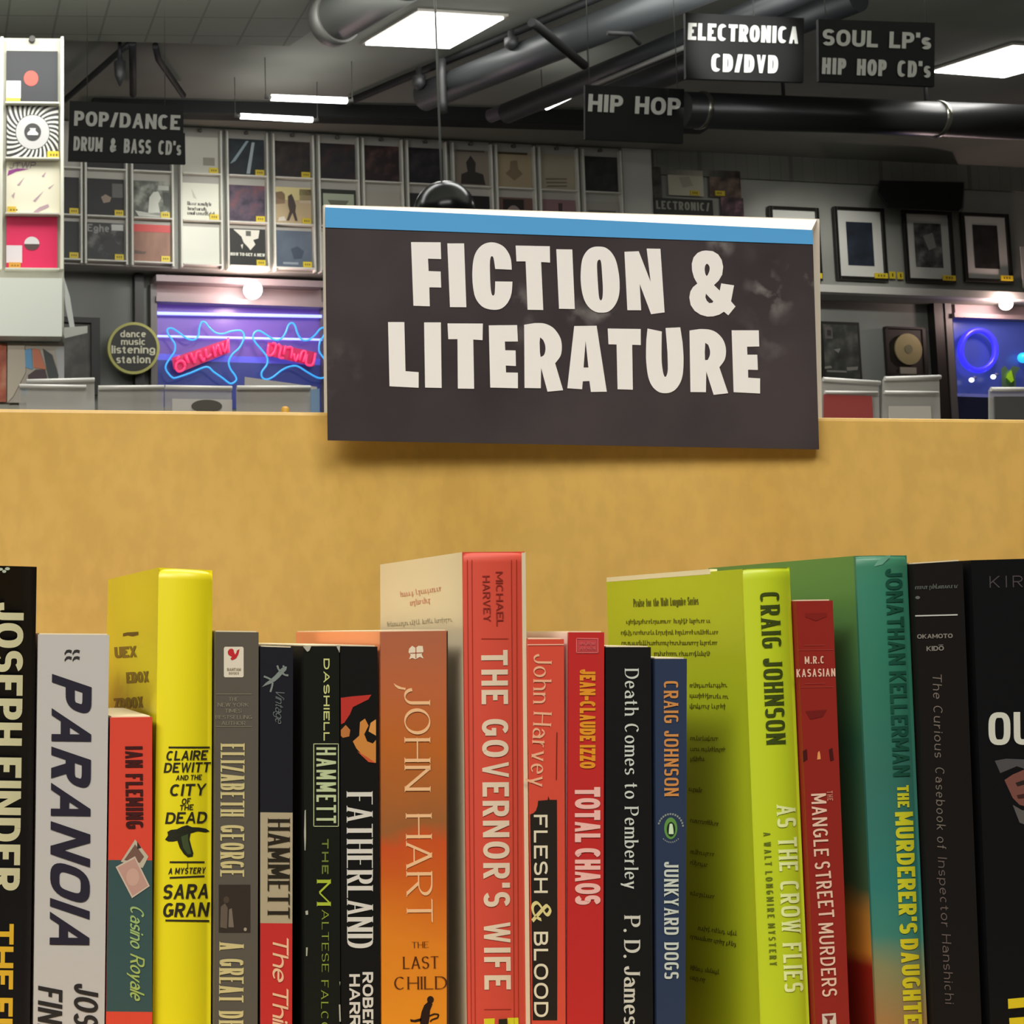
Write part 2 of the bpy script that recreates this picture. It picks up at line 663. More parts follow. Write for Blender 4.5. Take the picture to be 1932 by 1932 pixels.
def wood(name, base, dark, light):
    m = bpy.data.materials.new(name)
    nt, b, new, link = nodes(m)
    tc, mp, n1, n2, mx, mx2 = (new('ShaderNodeTexCoord'), new('ShaderNodeMapping'), new('ShaderNodeTexNoise'),
                               new('ShaderNodeTexNoise'), new('ShaderNodeMix'), new('ShaderNodeMix'))
    mp.inputs['Scale'].default_value = (5, 1, 3)
    n1.inputs['Scale'].default_value = 1.6; n1.inputs['Detail'].default_value = 4; n1.inputs['Distortion'].default_value = .8
    n2.inputs['Scale'].default_value = 26; n2.inputs['Detail'].default_value = 6
    r = ramp(new, [(.25, dark), (.5, base), (.75, light)])
    r2 = ramp(new, [(.4, (205, 205, 205)), (.6, (255, 255, 255))])
    mx.data_type = mx2.data_type = 'RGBA'
    mx.blend_type = 'MULTIPLY'
    mx.inputs[0].default_value = .2
    link(tc.outputs['Object'], mp.inputs[0]); link(mp.outputs[0], n1.inputs['Vector']); link(mp.outputs[0], n2.inputs['Vector'])
    link(n1.outputs['Fac'], r.inputs[0]); link(n2.outputs['Fac'], r2.inputs[0])
    link(r.outputs[0], mx.inputs[6]); link(r2.outputs[0], mx.inputs[7]); link(mx.outputs[2], b.inputs['Base Color'])
    b.inputs['Roughness'].default_value = .42
    return m


maple = wood('maple_veneer', (208, 170, 92), (199, 160, 82), (215, 178, 102))
bc = thing('bookcase', (0.25, .76, 0), 'maple veneer bookcase with a tall plain back panel behind the row of novels', 'bookcase')
mb = MB(); mb.box((.3, YP + .009, ZTOP / 2 + .02), AX, (2.4, .018, ZTOP - .04), maple, .002); mb.build('back_panel', bc)
mb = MB(); mb.box((.3, YP - .13, ZSB - .0125), AX, (2.36, .256, .025), maple, .002); mb.build('shelf', bc)
for x in (-.891, 1.491):
    mb = MB(); mb.box((x, YP - .131, ZTOP / 2), AX, (.02, .258, ZTOP - .002), maple, .002); mb.build('side_panel', bc)
mb = MB(); mb.box((.3, YP - .13, .05), AX, (2.34, .24, .1), maple, .002); mb.build('plinth', bc)


# ------------------------------------------------------------------ books
class Book:
    def __init__(s, name, label, tl, tr, bl, br, Y=.65, dep=.13, spine=None, back=None, front=None, hard=False, bulge=0.0,
                 bands=None, lip=0.0, yaw=0.0, pages=(222, 208, 176), cover_front_strip=None, cat='book'):
        s.Y, s.dep, s.hard, s.bulge, s.lip = Y, dep, hard, bulge, lip
        A, B = P(*tl, Y), P(*tr, Y)
        A2, B2 = P(*bl, Y), P(*br, Y)
        s.zt0, s.zt1 = A.z, B.z

        def edge(p, q):
            return lambda z: Vector((p.x + (q.x - p.x) * (z - p.z) / (q.z - p.z), Y, z))
        s.Lz, s.Rz = edge(A, A2), edge(B, B2)
        s.d = Vector((math.sin(yaw), math.cos(yaw), 0))
        s.W = (B - A).length
        base = s.pt(.5, ZSH, dep / 2)
        s.root = thing(name, base, label, cat, 'novels in the front row on the shelf')
        s.spine_mat, s.back_mat, s.front_mat = spine, back or spine, front or spine
        s.bands = bands
        s.mb, s.ml, s.mr = MB(), MB(), MB()
        s.pages_mat = M(pages, .8)
        s.extra = []
        s._shell()

    def pt(s, t, z, d):
        a, b = s.Lz(z), s.Rz(z)
        return a + (b - a) * t + s.d * d

    def top(s, t):
        return s.zt0 + (s.zt1 - s.zt0) * t

    def prof(s, t):
        return s.bulge * (2 * t - 1) ** 2

    def _shell(s):
        e = (.0028 if s.hard else .0006) / s.W
        th = .0012
        N = 10 if s.bulge else 1
        ts = [i / N for i in range(N + 1)]
        rows = [(None, s.spine_mat)] if not s.bands else s.bands
        zs = []
        for i, (v, m) in enumerate(rows):
            z0 = None if i == 0 else P((s.Lz(1).x), 0, s.Y).z
            zs.append((None if i == 0 else s.zpix(v), m))
        dmax = s.bulge + th
        for i, (z, m) in enumerate(zs):
            nz = zs[i + 1][0] if i + 1 < len(zs) else ZSH
            for k in range(N):
                t0, t1 = ts[k], ts[k + 1]
                za, zb = (s.top(t0), s.top(t1)) if z is None else (z, z)
                if z is None and s.lip:
                    l = s.lip
                    f = [(0, .8), (.0008, .35), (.002, .08), (.0045, 0)]
                    for (q0, w0), (q1, w1) in zip(f, f[1:]):
                        s.mb.poly([s.pt(t0, za - q0, s.prof(t0) + l * w0), s.pt(t1, zb - q0, s.prof(t1) + l * w0),
                                   s.pt(t1, zb - q1, s.prof(t1) + l * w1), s.pt(t0, za - q1, s.prof(t0) + l * w1)], m, True)
                    za, zb = za - .0045, zb - .0045
                s.mb.poly([s.pt(t0, za, s.prof(t0)), s.pt(t1, zb, s.prof(t1)), s.pt(t1, nz, s.prof(t1)), s.pt(t0, nz, s.prof(t0))], m, bool(s.bulge))
        m0 = zs[0][1]
        lz = s.lip
        s.mb.poly([s.pt(t, s.top(t), s.prof(t) + lz * .8) for t in ts] + [s.pt(1, s.top(1), dmax + lz), s.pt(0, s.top(0), dmax + lz)], m0)
        s.mb.poly([s.pt(0, s.top(0), s.prof(0)), s.pt(0, ZSH, s.prof(0)), s.pt(0, ZSH, dmax), s.pt(0, s.top(0), dmax)], m0)
        s.mb.poly([s.pt(1, s.top(1), s.prof(1)), s.pt(1, ZSH, s.prof(1)), s.pt(1, ZSH, dmax), s.pt(1, s.top(1), dmax)], m0)
        s.mb.poly([s.pt(0, s.top(0), dmax), s.pt(1, s.top(1), dmax), s.pt(1, ZSH, dmax), s.pt(0, ZSH, dmax)], m0)
        d0 = dmax + .0001

        def slab(mb, t0, t1, dd0, dd1, ins, mat, zb=0.0):
            ring = [(t0, dd0), (t1, dd0), (t1, dd1), (t0, dd1)]
            mb.hexa([s.pt(t, ZSH + zb, d) for t, d in ring] + [s.pt(t, s.top(t) - ins, d) for t, d in ring], mat)
        slab(s.ml, 0, e, d0, s.dep, 0.0, s.back_mat)
        slab(s.mr, 1 - e, 1, d0, s.dep, 0.0, s.front_mat)
        mp_ = MB()
        ins = .0032 if s.hard else -.0005
        slab(mp_, e * 1.02, 1 - e * 1.02, d0 + .0002, s.dep - (.004 if s.hard else .0003), ins, s.pages_mat, .003 if s.hard else .0001)
        s.mp = mp_

    def zpix(s, v):
        u = PX + (s.Lz(1.0).x + s.Rz(1.0).x) / 2 * F / s.Y
        return P(u, v, s.Y).z

    def fmap(s, lift=.00018):
        def f(u, v):
            p = P(u, v, s.Y)
            if s.bulge:
                for _ in range(2):
                    a, b = s.Lz(p.z).x, s.Rz(p.z).x
                    t = min(1, max(0, (p.x - a) / (b - a)))
                    p = P(u, v, s.Y + s.prof(t) - lift)
                return p
            return P(u, v, s.Y - lift)
        return f

    def lmap(s, lift=.0002):
        a, b = s.pt(0, .9, 0), s.pt(0, .8, 0)
        n = s.d.cross(b - a).normalized()
        if n.x > 0:
            n = -n
        return planemap(a, n, lift)

    def text(s, zone, t, p0, p1, h, col, font='bold', lift=.0002, **kw):
        q = zz(zone, [p0, p1])
        kw.setdefault('sub', 9 if s.bulge else 0)
        letters(s.mb, s.fmap(lift), t, q[0], q[1], h / zone[2], col if not isinstance(col, tuple) else M(col, .45), font, **kw)

    def flat(s, zone, pts, col, lift=.00012):
        flat(s.mb, s.fmap(lift), zz(zone, pts), col if not isinstance(col, tuple) else M(col, .45), s.W * F / s.Y / 9 if s.bulge else 0)

    def line(s, zone, p, q, w, col, lift=.0002):
        dx, dy = q[0] - p[0], q[1] - p[1]
        l = math.hypot(dx, dy)
        nx, ny = -dy / l * w / 2, dx / l * w / 2
        s.flat(zone, [(p[0] + nx, p[1] + ny), (q[0] + nx, q[1] + ny), (q[0] - nx, q[1] - ny), (p[0] - nx, p[1] - ny)], col, lift)

    def stroke(s, zone, pts, w, col, lift=.0002):
        for p, q in zip(pts, pts[1:]):
            s.line(zone, p, q, w, col, lift)

    def ltext(s, zone, t, p0, p1, h, col, font='bold', **kw):
        q = zz(zone, [p0, p1])
        letters(s.ml, s.lmap(), t, q[0], q[1], h / zone[2], M(col, .5), font, **kw)

    def lgreek(s, zone, p0, p1, h, col, seed=1):
        q = zz(zone, [p0, p1])
        greek(s.ml, s.lmap(), q[0], q[1], h / zone[2], M(col, .5), seed)

    def lflat(s, zone, pts, col):
        flat(s.ml, s.lmap(.0001), zz(zone, pts), M(col, .5))

    def done(s):
        s.mb.build('spine', s.root)
        s.ml.build('back_cover', s.root)
        s.mr.build('front_cover', s.root)
        s.mp.build('page_block', s.root)
        return s.root


PB, HB = 'paperback_book', 'hardcover_book'

# 1 black book cut by the left edge
b = Book(HB, 'tall black book with huge cream capitals, cut by the left edge of the photo', (-64, 1066), (70, 1069), (-80, 1932), (57, 1932),
         spine=M((20, 20, 25), .4, spec=.3), front=M((150, 95, 60), .6), dep=.15, hard=True, bulge=.002)
b.text((0, 0, 1), 'JOSEPH FINDER', (17, 1137), (9, 1680), 56, (206, 200, 160), 'bold')
b.text((0, 0, 1), 'THE FIXER', (6, 1743), (2, 2062), 40, (224, 178, 46), 'bold')
for sp_ in ((0, 1070, 6), (8, 1074, 4), (14, 1069, 5)):
    b.flat((0, 0, 1), ell(sp_[0], sp_[1] + 4, sp_[2], 3, 7), (180, 190, 170))
b.done()

# 2
b = Book(PB, 'light grey paperback with large slanted dark navy capitals', (72, 1197), (206, 1198), (63, 1932), (197, 1932),
         spine=M((196, 192, 188), .45), dep=.108)
b.text((0, 0, 1), 'PARANOIA', (135.5, 1284), (131, 1796), 75, (40, 36, 50), 'ital', a=.105, b=.115)
b.text((0, 0, 1), 'JOSEPH', (162.5, 1858), (161, 2022), 46, (44, 40, 40), 'obl')
b.text((0, 0, 1), 'FINDER', (95, 1864), (93, 2020), 46, (44, 40, 40), 'obl')
for ox in (470, 528):
    for oy in (755, 803):
        b.flat(Z1, [(ox, oy + 26), (ox + 14, oy + 4), (ox + 34, oy), (ox + 54, oy + 6), (ox + 50, oy + 28), (ox + 30, oy + 20), (ox + 14, oy + 26), (ox + 2, oy + 42)], (50, 48, 48))
b.done()

# 3
red3 = M((222, 74, 54), .45)
b = Book(PB, 'small paperback, red above and dark teal below, with two playing cards on its spine', (208, 1354), (287, 1353), (200, 1932), (287, 1932),
         bands=[(0, red3), (1623, M((58, 84, 84), .45)), (1909, red3)], back=M((60, 40, 70), .5), front=M((120, 70, 50), .5), spine=red3, dep=.07, yaw=math.radians(-2.2))
b.text((0, 0, 1), 'IAN FLEMING', (252.5, 1408), (254, 1563), 33, (66, 24, 24), 'cond')
b.flat(Z2, [(985, 440), (1082, 565), (1040, 648), (880, 602)], (190, 182, 160))
b.flat(Z2, [(985, 475), (1050, 565), (1020, 610), (905, 590)], (120, 88, 76), .00016)
b.flat(Z2, [(1000, 455), (1030, 500), (1000, 510)], (60, 50, 44), .0002)
b.flat(Z2, [(985, 562), (1092, 780), (962, 868), (843, 640)], (206, 186, 168), .0002)
b.flat(Z2, [(982, 578), (1078, 776), (966, 850), (857, 644)], (192, 150, 136), .00024)
b.flat(Z2, ell(968, 715, 48, 66, 14), (204, 164, 148), .00028)
b.text(Z2, 'Casino', (1000, 935), (998, 1240), 100, (158, 186, 116), 'script', a=.07, b=.05)
b.text(Z2, 'Royale', (1002, 1290), (1000, 1620), 104, (166, 186, 100), 'script', a=.07, b=.05)
b.done()

# 4 yellow
yel = M((226, 212, 26), .38)
b = Book(HB, 'bright yellow hardcover with black hand-lettered capitals and a small bird', (302, 1070), (404, 1075), (290, 1932), (401, 1932),
         spine=yel, dep=.152, hard=True, bulge=.0035, lip=.006, yaw=math.radians(-1.6))
k4 = (44, 40, 28)
b.line((0, 0, 1), (318, 1410), (396, 1410), 3, k4)
for t, x0, y0, x1, y1, f in (('CLAIRE', 314, 1416, 392, 1434, 'obl'), ('DEWITT', 310, 1438.5, 397, 1457, 'obl'), ('AND THE', 332, 1462, 381, 1471.5, 'obl'),
                             ('CITY', 321, 1479, 389, 1501, 'obl'), ('OF', 343, 1506, 360, 1517, 'obl'), ('THE', 339, 1518, 365, 1528.5, 'obl'),
                             ('DEAD', 313, 1532, 391, 1553.5, 'obl'), ('A MYSTERY', 318, 1637, 388, 1648.5, 'obl'),
                             ('SARA', 308, 1668, 395, 1695.5, 'obl'), ('GRAN', 308, 1703, 394.5, 1729.5, 'obl')):
    b.text((0, 0, 1), t, (x0, (y0 + y1) / 2 + .8), (x1, (y0 + y1) / 2 - .8), y1 - y0, k4, f, a=.1, b=.085)
b.line((0, 0, 1), (320, 1626.5), (386, 1626.5), 3, k4)
b.line((0, 0, 1), (354, 1626), (354, 1638), 1.5, k4)
b.line((0, 0, 1), (320, 1656), (386, 1653), 3, k4)
b.line((0, 0, 1), (312, 1736.5), (395, 1737.5), 3.4, k4)
b.flat(Z2, [(1203, 440), (1225, 410), (1220, 385), (1245, 370), (1290, 365), (1330, 345), (1365, 335), (1400, 350), (1450, 352), (1500, 360),
            (1530, 380), (1500, 388), (1440, 380), (1390, 395), (1382, 440), (1395, 490), (1410, 540), (1405, 565), (1370, 570), (1340, 545),
            (1310, 500), (1292, 448), (1260, 455), (1225, 454)], (34, 36, 22))
b.flat(Z2, [(1320, 420), (1370, 400), (1372, 450), (1385, 500), (1395, 545), (1370, 550), (1335, 500)], (64, 78, 44), .00016)
b.lflat((0, 0, 1), [(232, 1195), (240, 1193), (261, 1192), (261, 1198), (250, 1201), (241, 1199), (232, 1201)], (92, 72, 16))
for tx, x0, y0, x1, y1 in (('UEX', 216, 1231.5, 258, 1229, ), ('EDOX', 238, 1279, 281, 1276.5), ('ZDOOX', 215, 1328, 270, 1324.5)):
    b.ltext((0, 0, 1), tx, (x0, y0), (x1, y1), 21, (122, 100, 26), 'heavy', sp=.0, a=.13)
b.done()

# 5
b = Book(PB, 'grey-brown paperback with cream serif capitals and a white publisher label near the top', (407, 1192), (488, 1193), (404, 1932), (486, 1932),
         spine=M((92, 86, 76), .45), dep=.107)
b.flat(Z1, [(1640, 735), (1768, 735), (1776, 745), (1776, 950), (1768, 958), (1640, 958), (1632, 950), (1632, 745)], (226, 216, 196))
b.flat(Z1, [(1660, 770), (1672, 752), (1690, 748), (1702, 756), (1706, 775), (1714, 792), (1723, 778), (1727, 762), (1746, 752), (1742, 775), (1735, 797), (1722, 818), (1705, 829), (1688, 832), (1680, 822), (1690, 808), (1675, 800), (1663, 790)], (196, 40, 48), .0002)
b.text(Z1, 'BANTAM', (1655, 900), (1755, 900), 20, (150, 140, 120), 'bold')
b.text(Z1, 'BOOKS', (1668, 927), (1742, 927), 18, (170, 160, 140), 'bold')
g5 = (150, 142, 122)
b.line(Z1, (1575, 1080), (1835, 1080), 3, g5)
b.line(Z1, (1575, 1316), (1835, 1316), 3, g5)
for t, x0, x1, y in (('THE', 1668, 1738, 1117), ('NEW YORK', 1588, 1812, 1158), ('TIMES', 1640, 1762, 1202), ('BESTSELLING', 1572, 1836, 1248), ('AUTHOR', 1615, 1790, 1292)):
    b.text(Z1, t, (x0, y), (x1, y), 27, g5, 'roman')
b.text((0, 0, 1), 'ELIZABETH GEORGE', (439, 1403.5), (438, 1654), 45, (206, 192, 136), 'romanb')
b.flat(Z2, rect(1595, 770, 1825, 1118), (54, 45, 38))
b.flat(Z2, [(1605, 1080), (1610, 930), (1640, 905), (1660, 940), (1655, 1090)], (100, 88, 76), .0002)
b.flat(Z2, [(1665, 1080), (1670, 950), (1690, 940), (1705, 1080)], (120, 108, 94), .0002)
b.flat(Z2, ell(1650, 880, 22, 26, 10), (78, 66, 54), .0002)
b.flat(Z2, ell(1788, 1095, 12, 14, 8), (160, 150, 130), .0002)
b.text((0, 0, 1), 'A GREAT DELIVERANCE', (437, 1778), (435, 2083), 46, (206, 192, 136), 'romanb')
b.done()

# 6
b = Book(PB, 'slim paperback with a near-black top, a tan name panel and a red base', (491, 1220), (553, 1222), (491, 1932), (551, 1932),
         bands=[(0, M((30, 30, 38), .45, spec=.3)), (1533, M((176, 162, 132), .5)), (1742, M((196, 48, 44), .45))], spine=M((30, 30, 38), .45, spec=.3),
         back=M((46, 44, 40), .5), front=M((52, 60, 62), .5), dep=.12)
lz = (128, 138, 132)
b.flat(Z3, [(228, 846), (222, 872), (200, 893), (172, 925), (142, 950), (112, 966), (84, 976), (52, 990), (80, 960), (112, 936), (140, 912), (165, 885), (185, 862), (208, 845)], lz)
for q in ([(182, 880), (168, 862), (160, 838)], [(196, 892), (215, 905), (238, 908)], [(118, 938), (96, 926), (66, 914)], [(128, 958), (124, 985), (112, 1024)], [(205, 852), (203, 838)]):
    b.stroke(Z3, q, 13, lz)
b.text(Z3, 'Vintage', (180, 1015), (176, 1250), 62, (104, 112, 112), 'script')
b.text(Z4, 'HAMMETT', (172, 280), (170, 975), 155, (40, 34, 24), 'romanb', a=.075, wmin=.2)
b.text(Z4, 'The Thin Man', (184, 1105), (180, 2200), 110, (236, 190, 152), 'scriptb', slant=.25, a=.085)
b.done()

# 7
b = Book(PB, 'black paperback with a thin cream frame around one word and lime title letters', (573, 1219), (640, 1219), (574, 1932), (642, 1932),
         spine=M((24, 26, 21), .42, spec=.3), back=M((22, 23, 22), .5), dep=.13)
b.text(Z3, 'DASHIELL', (506, 790), (506, 1365), 42, (204, 208, 136), 'bold', sp=.3)
b.text((0, 0, 1), 'HAMMETT', (615.5, 1410), (615.5, 1553), 37, (190, 202, 156), 'sans', a=.065, b=.06)
for p, q in (((592, 1403.5), (639, 1403.5)), ((592, 1559), (638, 1559)), ((592, 1403), (592, 1559)), ((638.5, 1403), (638.5, 1559))):
    b.line((0, 0, 1), p, q, 1.4, (196, 206, 160))
b.text(Z4, 'THE', (497, 420), (496, 665), 46, (112, 126, 56), 'bold', sp=.5)
b.text(Z4, 'M', (487, 705), (487, 887), 98, (172, 190, 56), 'romanb', a=.12)
b.text(Z4, 'ALTESE', (497, 915), (497, 1352), 48, (140, 156, 62), 'romanb', sp=.35)
b.text(Z4, 'FALCON', (494, 1410), (492, 1850), 50, (140, 156, 62), 'romanb', sp=.35)
wear = (176, 176, 160)
for pts in ([(352, 220), (360, 215), (362, 400), (358, 500), (352, 500), (348, 380)], [(357, 925), (375, 920), (377, 950), (360, 952)],
            [(362, 1180), (374, 1180), (370, 1240), (362, 1240)], [(596, 1420), (602, 1420), (600, 1450)], [(592, 1580), (602, 1580), (606, 1700), (596, 1700)]):
    b.flat(Z4, pts, wear, .0003)
b.flat(Z3, [(340, 705), (400, 700), (385, 735), (370, 742)], wear, .0003)
b.flat(Z3, [(575, 705), (600, 700), (597, 750)], wear, .0003)
b.done()

# 8
b = Book(PB, 'black paperback with tall thin white capitals and a red and orange picture near the top', (642, 1219), (712, 1220), (644, 1932), (717, 1932),
         spine=M((22, 21, 20), .42, spec=.3), front=M((110, 30, 30), .5), dep=.107)
b.flat(Z3, [(606, 1065), (680, 1055), (820, 1043), (800, 1075), (740, 1105), (690, 1130), (670, 1180), (630, 1240), (608, 1250)], (186, 52, 44))
b.flat(Z3, [(606, 1290), (640, 1255), (672, 1290), (665, 1335), (620, 1345), (606, 1330)], (186, 116, 60))
b.flat(Z3, [(740, 1235), (775, 1210), (800, 1260), (770, 1320), (790, 1370), (830, 1385), (852, 1360), (852, 1520), (815, 1515), (760, 1470), (715, 1420), (690, 1370), (735, 1330)], (206, 134, 62))
b.flat(Z3, [(815, 1240), (852, 1215), (852, 1330), (800, 1300)], (220, 150, 76))
b.flat(Z3, [(720, 1440), (790, 1480), (850, 1522), (800, 1515)], (200, 84, 50), .0002)
b.text((0, 0, 1), 'FATHERLAND', (678.5, 1494.5), (679.5, 1789), 49, (216, 212, 202), 'didone', a=.085, b=.018, wmin=.16, serif=.04)
b.text((0, 0, 1), 'ROBERT', (694, 1834), (694.5, 1968), 20, (214, 210, 200), 'bold')
b.text((0, 0, 1), 'HARRIS', (669, 1838), (670, 1968), 20, (214, 210, 200), 'bold')
b.done()

# 9
b = Book(PB, 'thick orange-brown paperback with pale thin capitals and a small running figure', (718, 1192), (845, 1190), (720, 1932), (847, 1932),
         spine=None, back=M((236, 150, 104), .5), front=M((70, 48, 30), .5), dep=.15)
zo = b.pt(.5, ZSH, 0).z
b_sp = vgrad(P(780, 2000, .65).z - ZSH, P(780, 1190, .65).z - ZSH,
             [(0, (232, 150, 34)), (.27, (226, 132, 36)), (.42, (206, 96, 34)), (.5, (204, 84, 38)), (.54, (158, 98, 52)), (.72, (190, 104, 42)), (.86, (190, 104, 62)), (1, (178, 104, 74))], .4)
b.mb.m = [b_sp] * len(b.mb.m)
b.flat(Z3, [(1085, 720), (1105, 700), (1130, 715), (1150, 700), (1180, 702), (1185, 740), (1172, 760), (1186, 790), (1160, 778), (1130, 795), (1108, 785), (1085, 795), (1095, 765), (1080, 745)], (236, 218, 190))
b.line(Z3, (1132, 712), (1132, 788), 6, (178, 104, 74))
b.line(Z3, (1090, 752), (1180, 748), 5, (178, 104, 74))
pk = (242, 192, 142)
b.flat((0, 0, 1), [(842.5, 1192), (845, 1191), (847.5, 1932), (848, 2075), (843.5, 2075), (843, 1932)], (64, 42, 26))
b.text((0, 0, 1), 'JOHN', (787, 1298), (788, 1492), 49, pk, 'roman')
b.text((0, 0, 1), 'HART', (790, 1536), (792, 1740), 49, pk, 'roman')
b.flat(Z3, [(1010, 1002), (988, 985), (975, 962), (995, 975), (1030, 990), (1060, 995), (1060, 1010)], pk)
for t, x0, x1, y, hh in (('THE', 1103, 1222, 1163, 42), ('LAST', 1042, 1290, 1287, 84), ('CHILD', 980, 1350, 1430, 88)):
    b.text(Z4, t, (x0, y), (x1, y - 4), hh, (84, 40, 14), 'roman')
k9 = (40, 22, 16)
b.flat(Z4, ell(1234, 1546, 24, 26, 14), k9)
b.flat(Z4, [(1215, 1562), (1250, 1575), (1232, 1620), (1225, 1690), (1215, 1740), (1165, 1740), (1160, 1690), (1172, 1630), (1190, 1585)], k9)
b.flat(Z4, [(1170, 1675), (1120, 1688), (1092, 1682), (1095, 1700), (1130, 1704), (1168, 1695)], k9)
b.stroke(Z4, [(1225, 1660), (1262, 1645), (1292, 1650), (1285, 1672), (1245, 1686), (1232, 1700)], 10, k9)
b.done()

# 10
b = Book(HB, 'tall hardcover with a red spine and cream sides, standing above its neighbours', (876, 1041), (992, 1040), (885, 1932), (1001, 1932),
         spine=M((206, 74, 56), .5), back=M((226, 212, 180), .5), front=M((226, 212, 180), .5), dep=.122, hard=True, bulge=.0015, lip=.0035)
b.flat((0, 0, 1), [(984, 1043), (991.5, 1042), (1000.5, 1932), (1004, 2080), (996, 2080), (992, 1932)], (228, 214, 182))
dk = (150, 44, 34)
for x0, x1 in ((1492, 1520), (1524, 1548), (1802, 1822), (1838, 1852)):
    b.line((0, 0, 1), (480 + x0 / 3.7154, 1056), (480 + x1 / 3.7154, 1932), 1.1, dk)
b.text(Z3, 'MICHAEL', (1716, 180), (1722, 560), 50, (142, 46, 36), 'sans')
b.text(Z3, 'HARVEY', (1624, 208), (1632, 530), 52, (142, 46, 36), 'sans')
b.line(Z3, (1590, 650), (1780, 650), 4, dk)
b.line(Z4, (1610, 1615), (1800, 1613), 4, dk)
b.text((0, 0, 1), 'THE GOVERNOR\'S WIFE', (932.7, 1226.5), (939, 1867), 50, (226, 204, 178), 'sans', a=.095, b=.085)
b.lgreek(Z3, (1022, 338), (1297, 296), 40, (214, 160, 132), 4)
b.lgreek(Z3, (1088, 398), (1228, 376), 40, (214, 160, 132), 5)
b.lgreek(Z3, (930, 548), (1380, 512), 34, (188, 178, 152), 6)
o10 = b.done()
mb = MB(); fm = b.fmap(.0004)
flat(mb, fm, [(913, 1922), (978, 1920), (979, 1965), (914, 1967)], M((214, 206, 40), .4))
flat(mb, b.fmap(.0006), [(941, 1923), (957, 1922), (958, 1966), (942, 1966)], M((40, 38, 24), .4))
st = mb.build('price_sticker', [q for q in o10.children if q.name.startswith('spine')][0]); st['label'] = 'yellow price sticker'

# 11
r11 = M((214, 78, 58), .45)
b = Book(PB, 'slim red and black paperback with a cream ampersand, beside the tall red-spined hardcover', (996, 1206), (1064, 1206), (1005.5, 1932), (1067, 1932),
         spine=r11, dep=.13)
b.line((0, 0, 1), (995, 1216.5), (1064, 1216), 2.2, (240, 176, 150), .0002)
b.text((0, 0, 1), 'John', (1024, 1234), (1023, 1327), 34, (238, 178, 142), 'roman')
b.text((0, 0, 1), 'Harvey', (1024, 1344), (1017, 1484), 34, (238, 178, 142), 'roman')
b.flat(Z6, [(112, 248), (135, 238), (152, 222), (165, 185), (168, 152), (235, 146), (240, 118), (248, 145), (300, 145), (303, 1000), (302, 1690), (130, 1690)], (36, 30, 24), .0001)
b.text(Z6, 'FLESH', (186, 250), (188, 798), 96, (226, 216, 188), 'sans', sp=.22)
b.text(Z6, '&', (192, 850), (190, 1008), 138, (222, 208, 140), 'scriptb', slant=0)
b.text(Z6, 'BLOOD', (188, 1070), (190, 1668), 100, (226, 216, 188), 'sans', sp=.22)
b.line(Z5, (300, 1305), (296, 1640), 6, (120, 30, 24))
b.done()

# 12
b = Book(PB, 'red paperback with amber name and large pink title capitals', (1073, 1193), (1140, 1193), (1070, 1932), (1138, 1932),
         spine=M((192, 44, 42), .42), back=M((230, 206, 196), .5), dep=.125)
for p, q in (((437, 648), (588, 650)), ((437, 748), (588, 748)), ((438, 648), (438, 748)), ((587, 648), (587, 748))):
    b.line(Z5, p, q, 7, (226, 110, 110))
b.flat(Z5, rect(445, 656, 580, 742), (196, 70, 74))
for y in (682, 716):
    q = zz(Z5, [(460, y), (566, y)])
    greek(b.mb, b.fmap(.0003), q[0], q[1], 6, M((214, 100, 102), .5), y, 1.2)
b.text(Z5, 'JEAN-CLAUDE IZZO', (515, 865), (515, 1560), 110, (228, 150, 40), 'heavy', a=.12)
b.text((0, 0, 1), 'TOTAL CHAOS', (1108.5, 1485), (1109, 1707), 48, (240, 186, 176), 'heavy', a=.115)
b.done()

# 13
b = Book(PB, 'black paperback with a long white serif title in mixed case', (1143, 1221), (1228, 1221), (1142, 1932), (1232, 1932),
         spine=M((24, 24, 24), .42, spec=.3), dep=.13)
b.text((0, 0, 1), 'Death Comes to Pemberley', (1192, 1262), (1191.5, 1677), 26, (206, 210, 202), 'roman', a=.075)
b.text((0, 0, 1), 'P. D. James', (1193, 1728), (1192, 1934), 30, (206, 204, 192), 'romanb')
b.done()

# 14
b = Book(PB, 'narrow dark blue paperback with an orange author name and a green oval emblem', (1236, 1243), (1296, 1243), (1239, 1932), (1293, 1932),
         spine=M((44, 58, 84), .42), dep=.13)
b.text((0, 0, 1), 'CRAIG JOHNSON', (1266, 1285), (1267, 1502), 27, (206, 140, 76), 'slab', a=.085)
b.flat(Z6, ell(1098, 345, 46, 76, 28), (96, 148, 72))
b.flat(Z6, ell(1100, 352, 30, 52, 22), (30, 44, 36), .00016)
b.flat(Z6, [(1100, 306), (1110, 316), (1116, 350), (1118, 385), (1084, 385), (1086, 350), (1090, 316)], (206, 230, 190), .0002)
b.flat(Z6, [(1096, 300), (1104, 300), (1106, 312), (1094, 312)], (30, 44, 36), .00024)
for i in range(14):
    an = math.radians(-160 + i * 11.5)
    cx, cy = 1098 + 88 * math.cos(an), 345 + 100 * math.sin(an)
    b.flat(Z6, [(cx - 6, cy - 7), (cx + 6, cy - 7), (cx + 4, cy + 7), (cx - 7, cy + 6)], (140, 148, 140))
for i in range(9):
    an = math.radians(50 + i * 10)
    cx, cy = 1098 + 80 * math.cos(an), 345 + 100 * math.sin(an)
    b.flat(Z6, [(cx - 5, cy - 7), (cx + 5, cy - 6), (cx + 3, cy + 7)], (140, 148, 140))
b.text((0, 0, 1), 'JUNKYARD DOGS', (1266.5, 1626), (1267, 1847), 27, (200, 208, 198), 'slab', a=.085)
b.done()

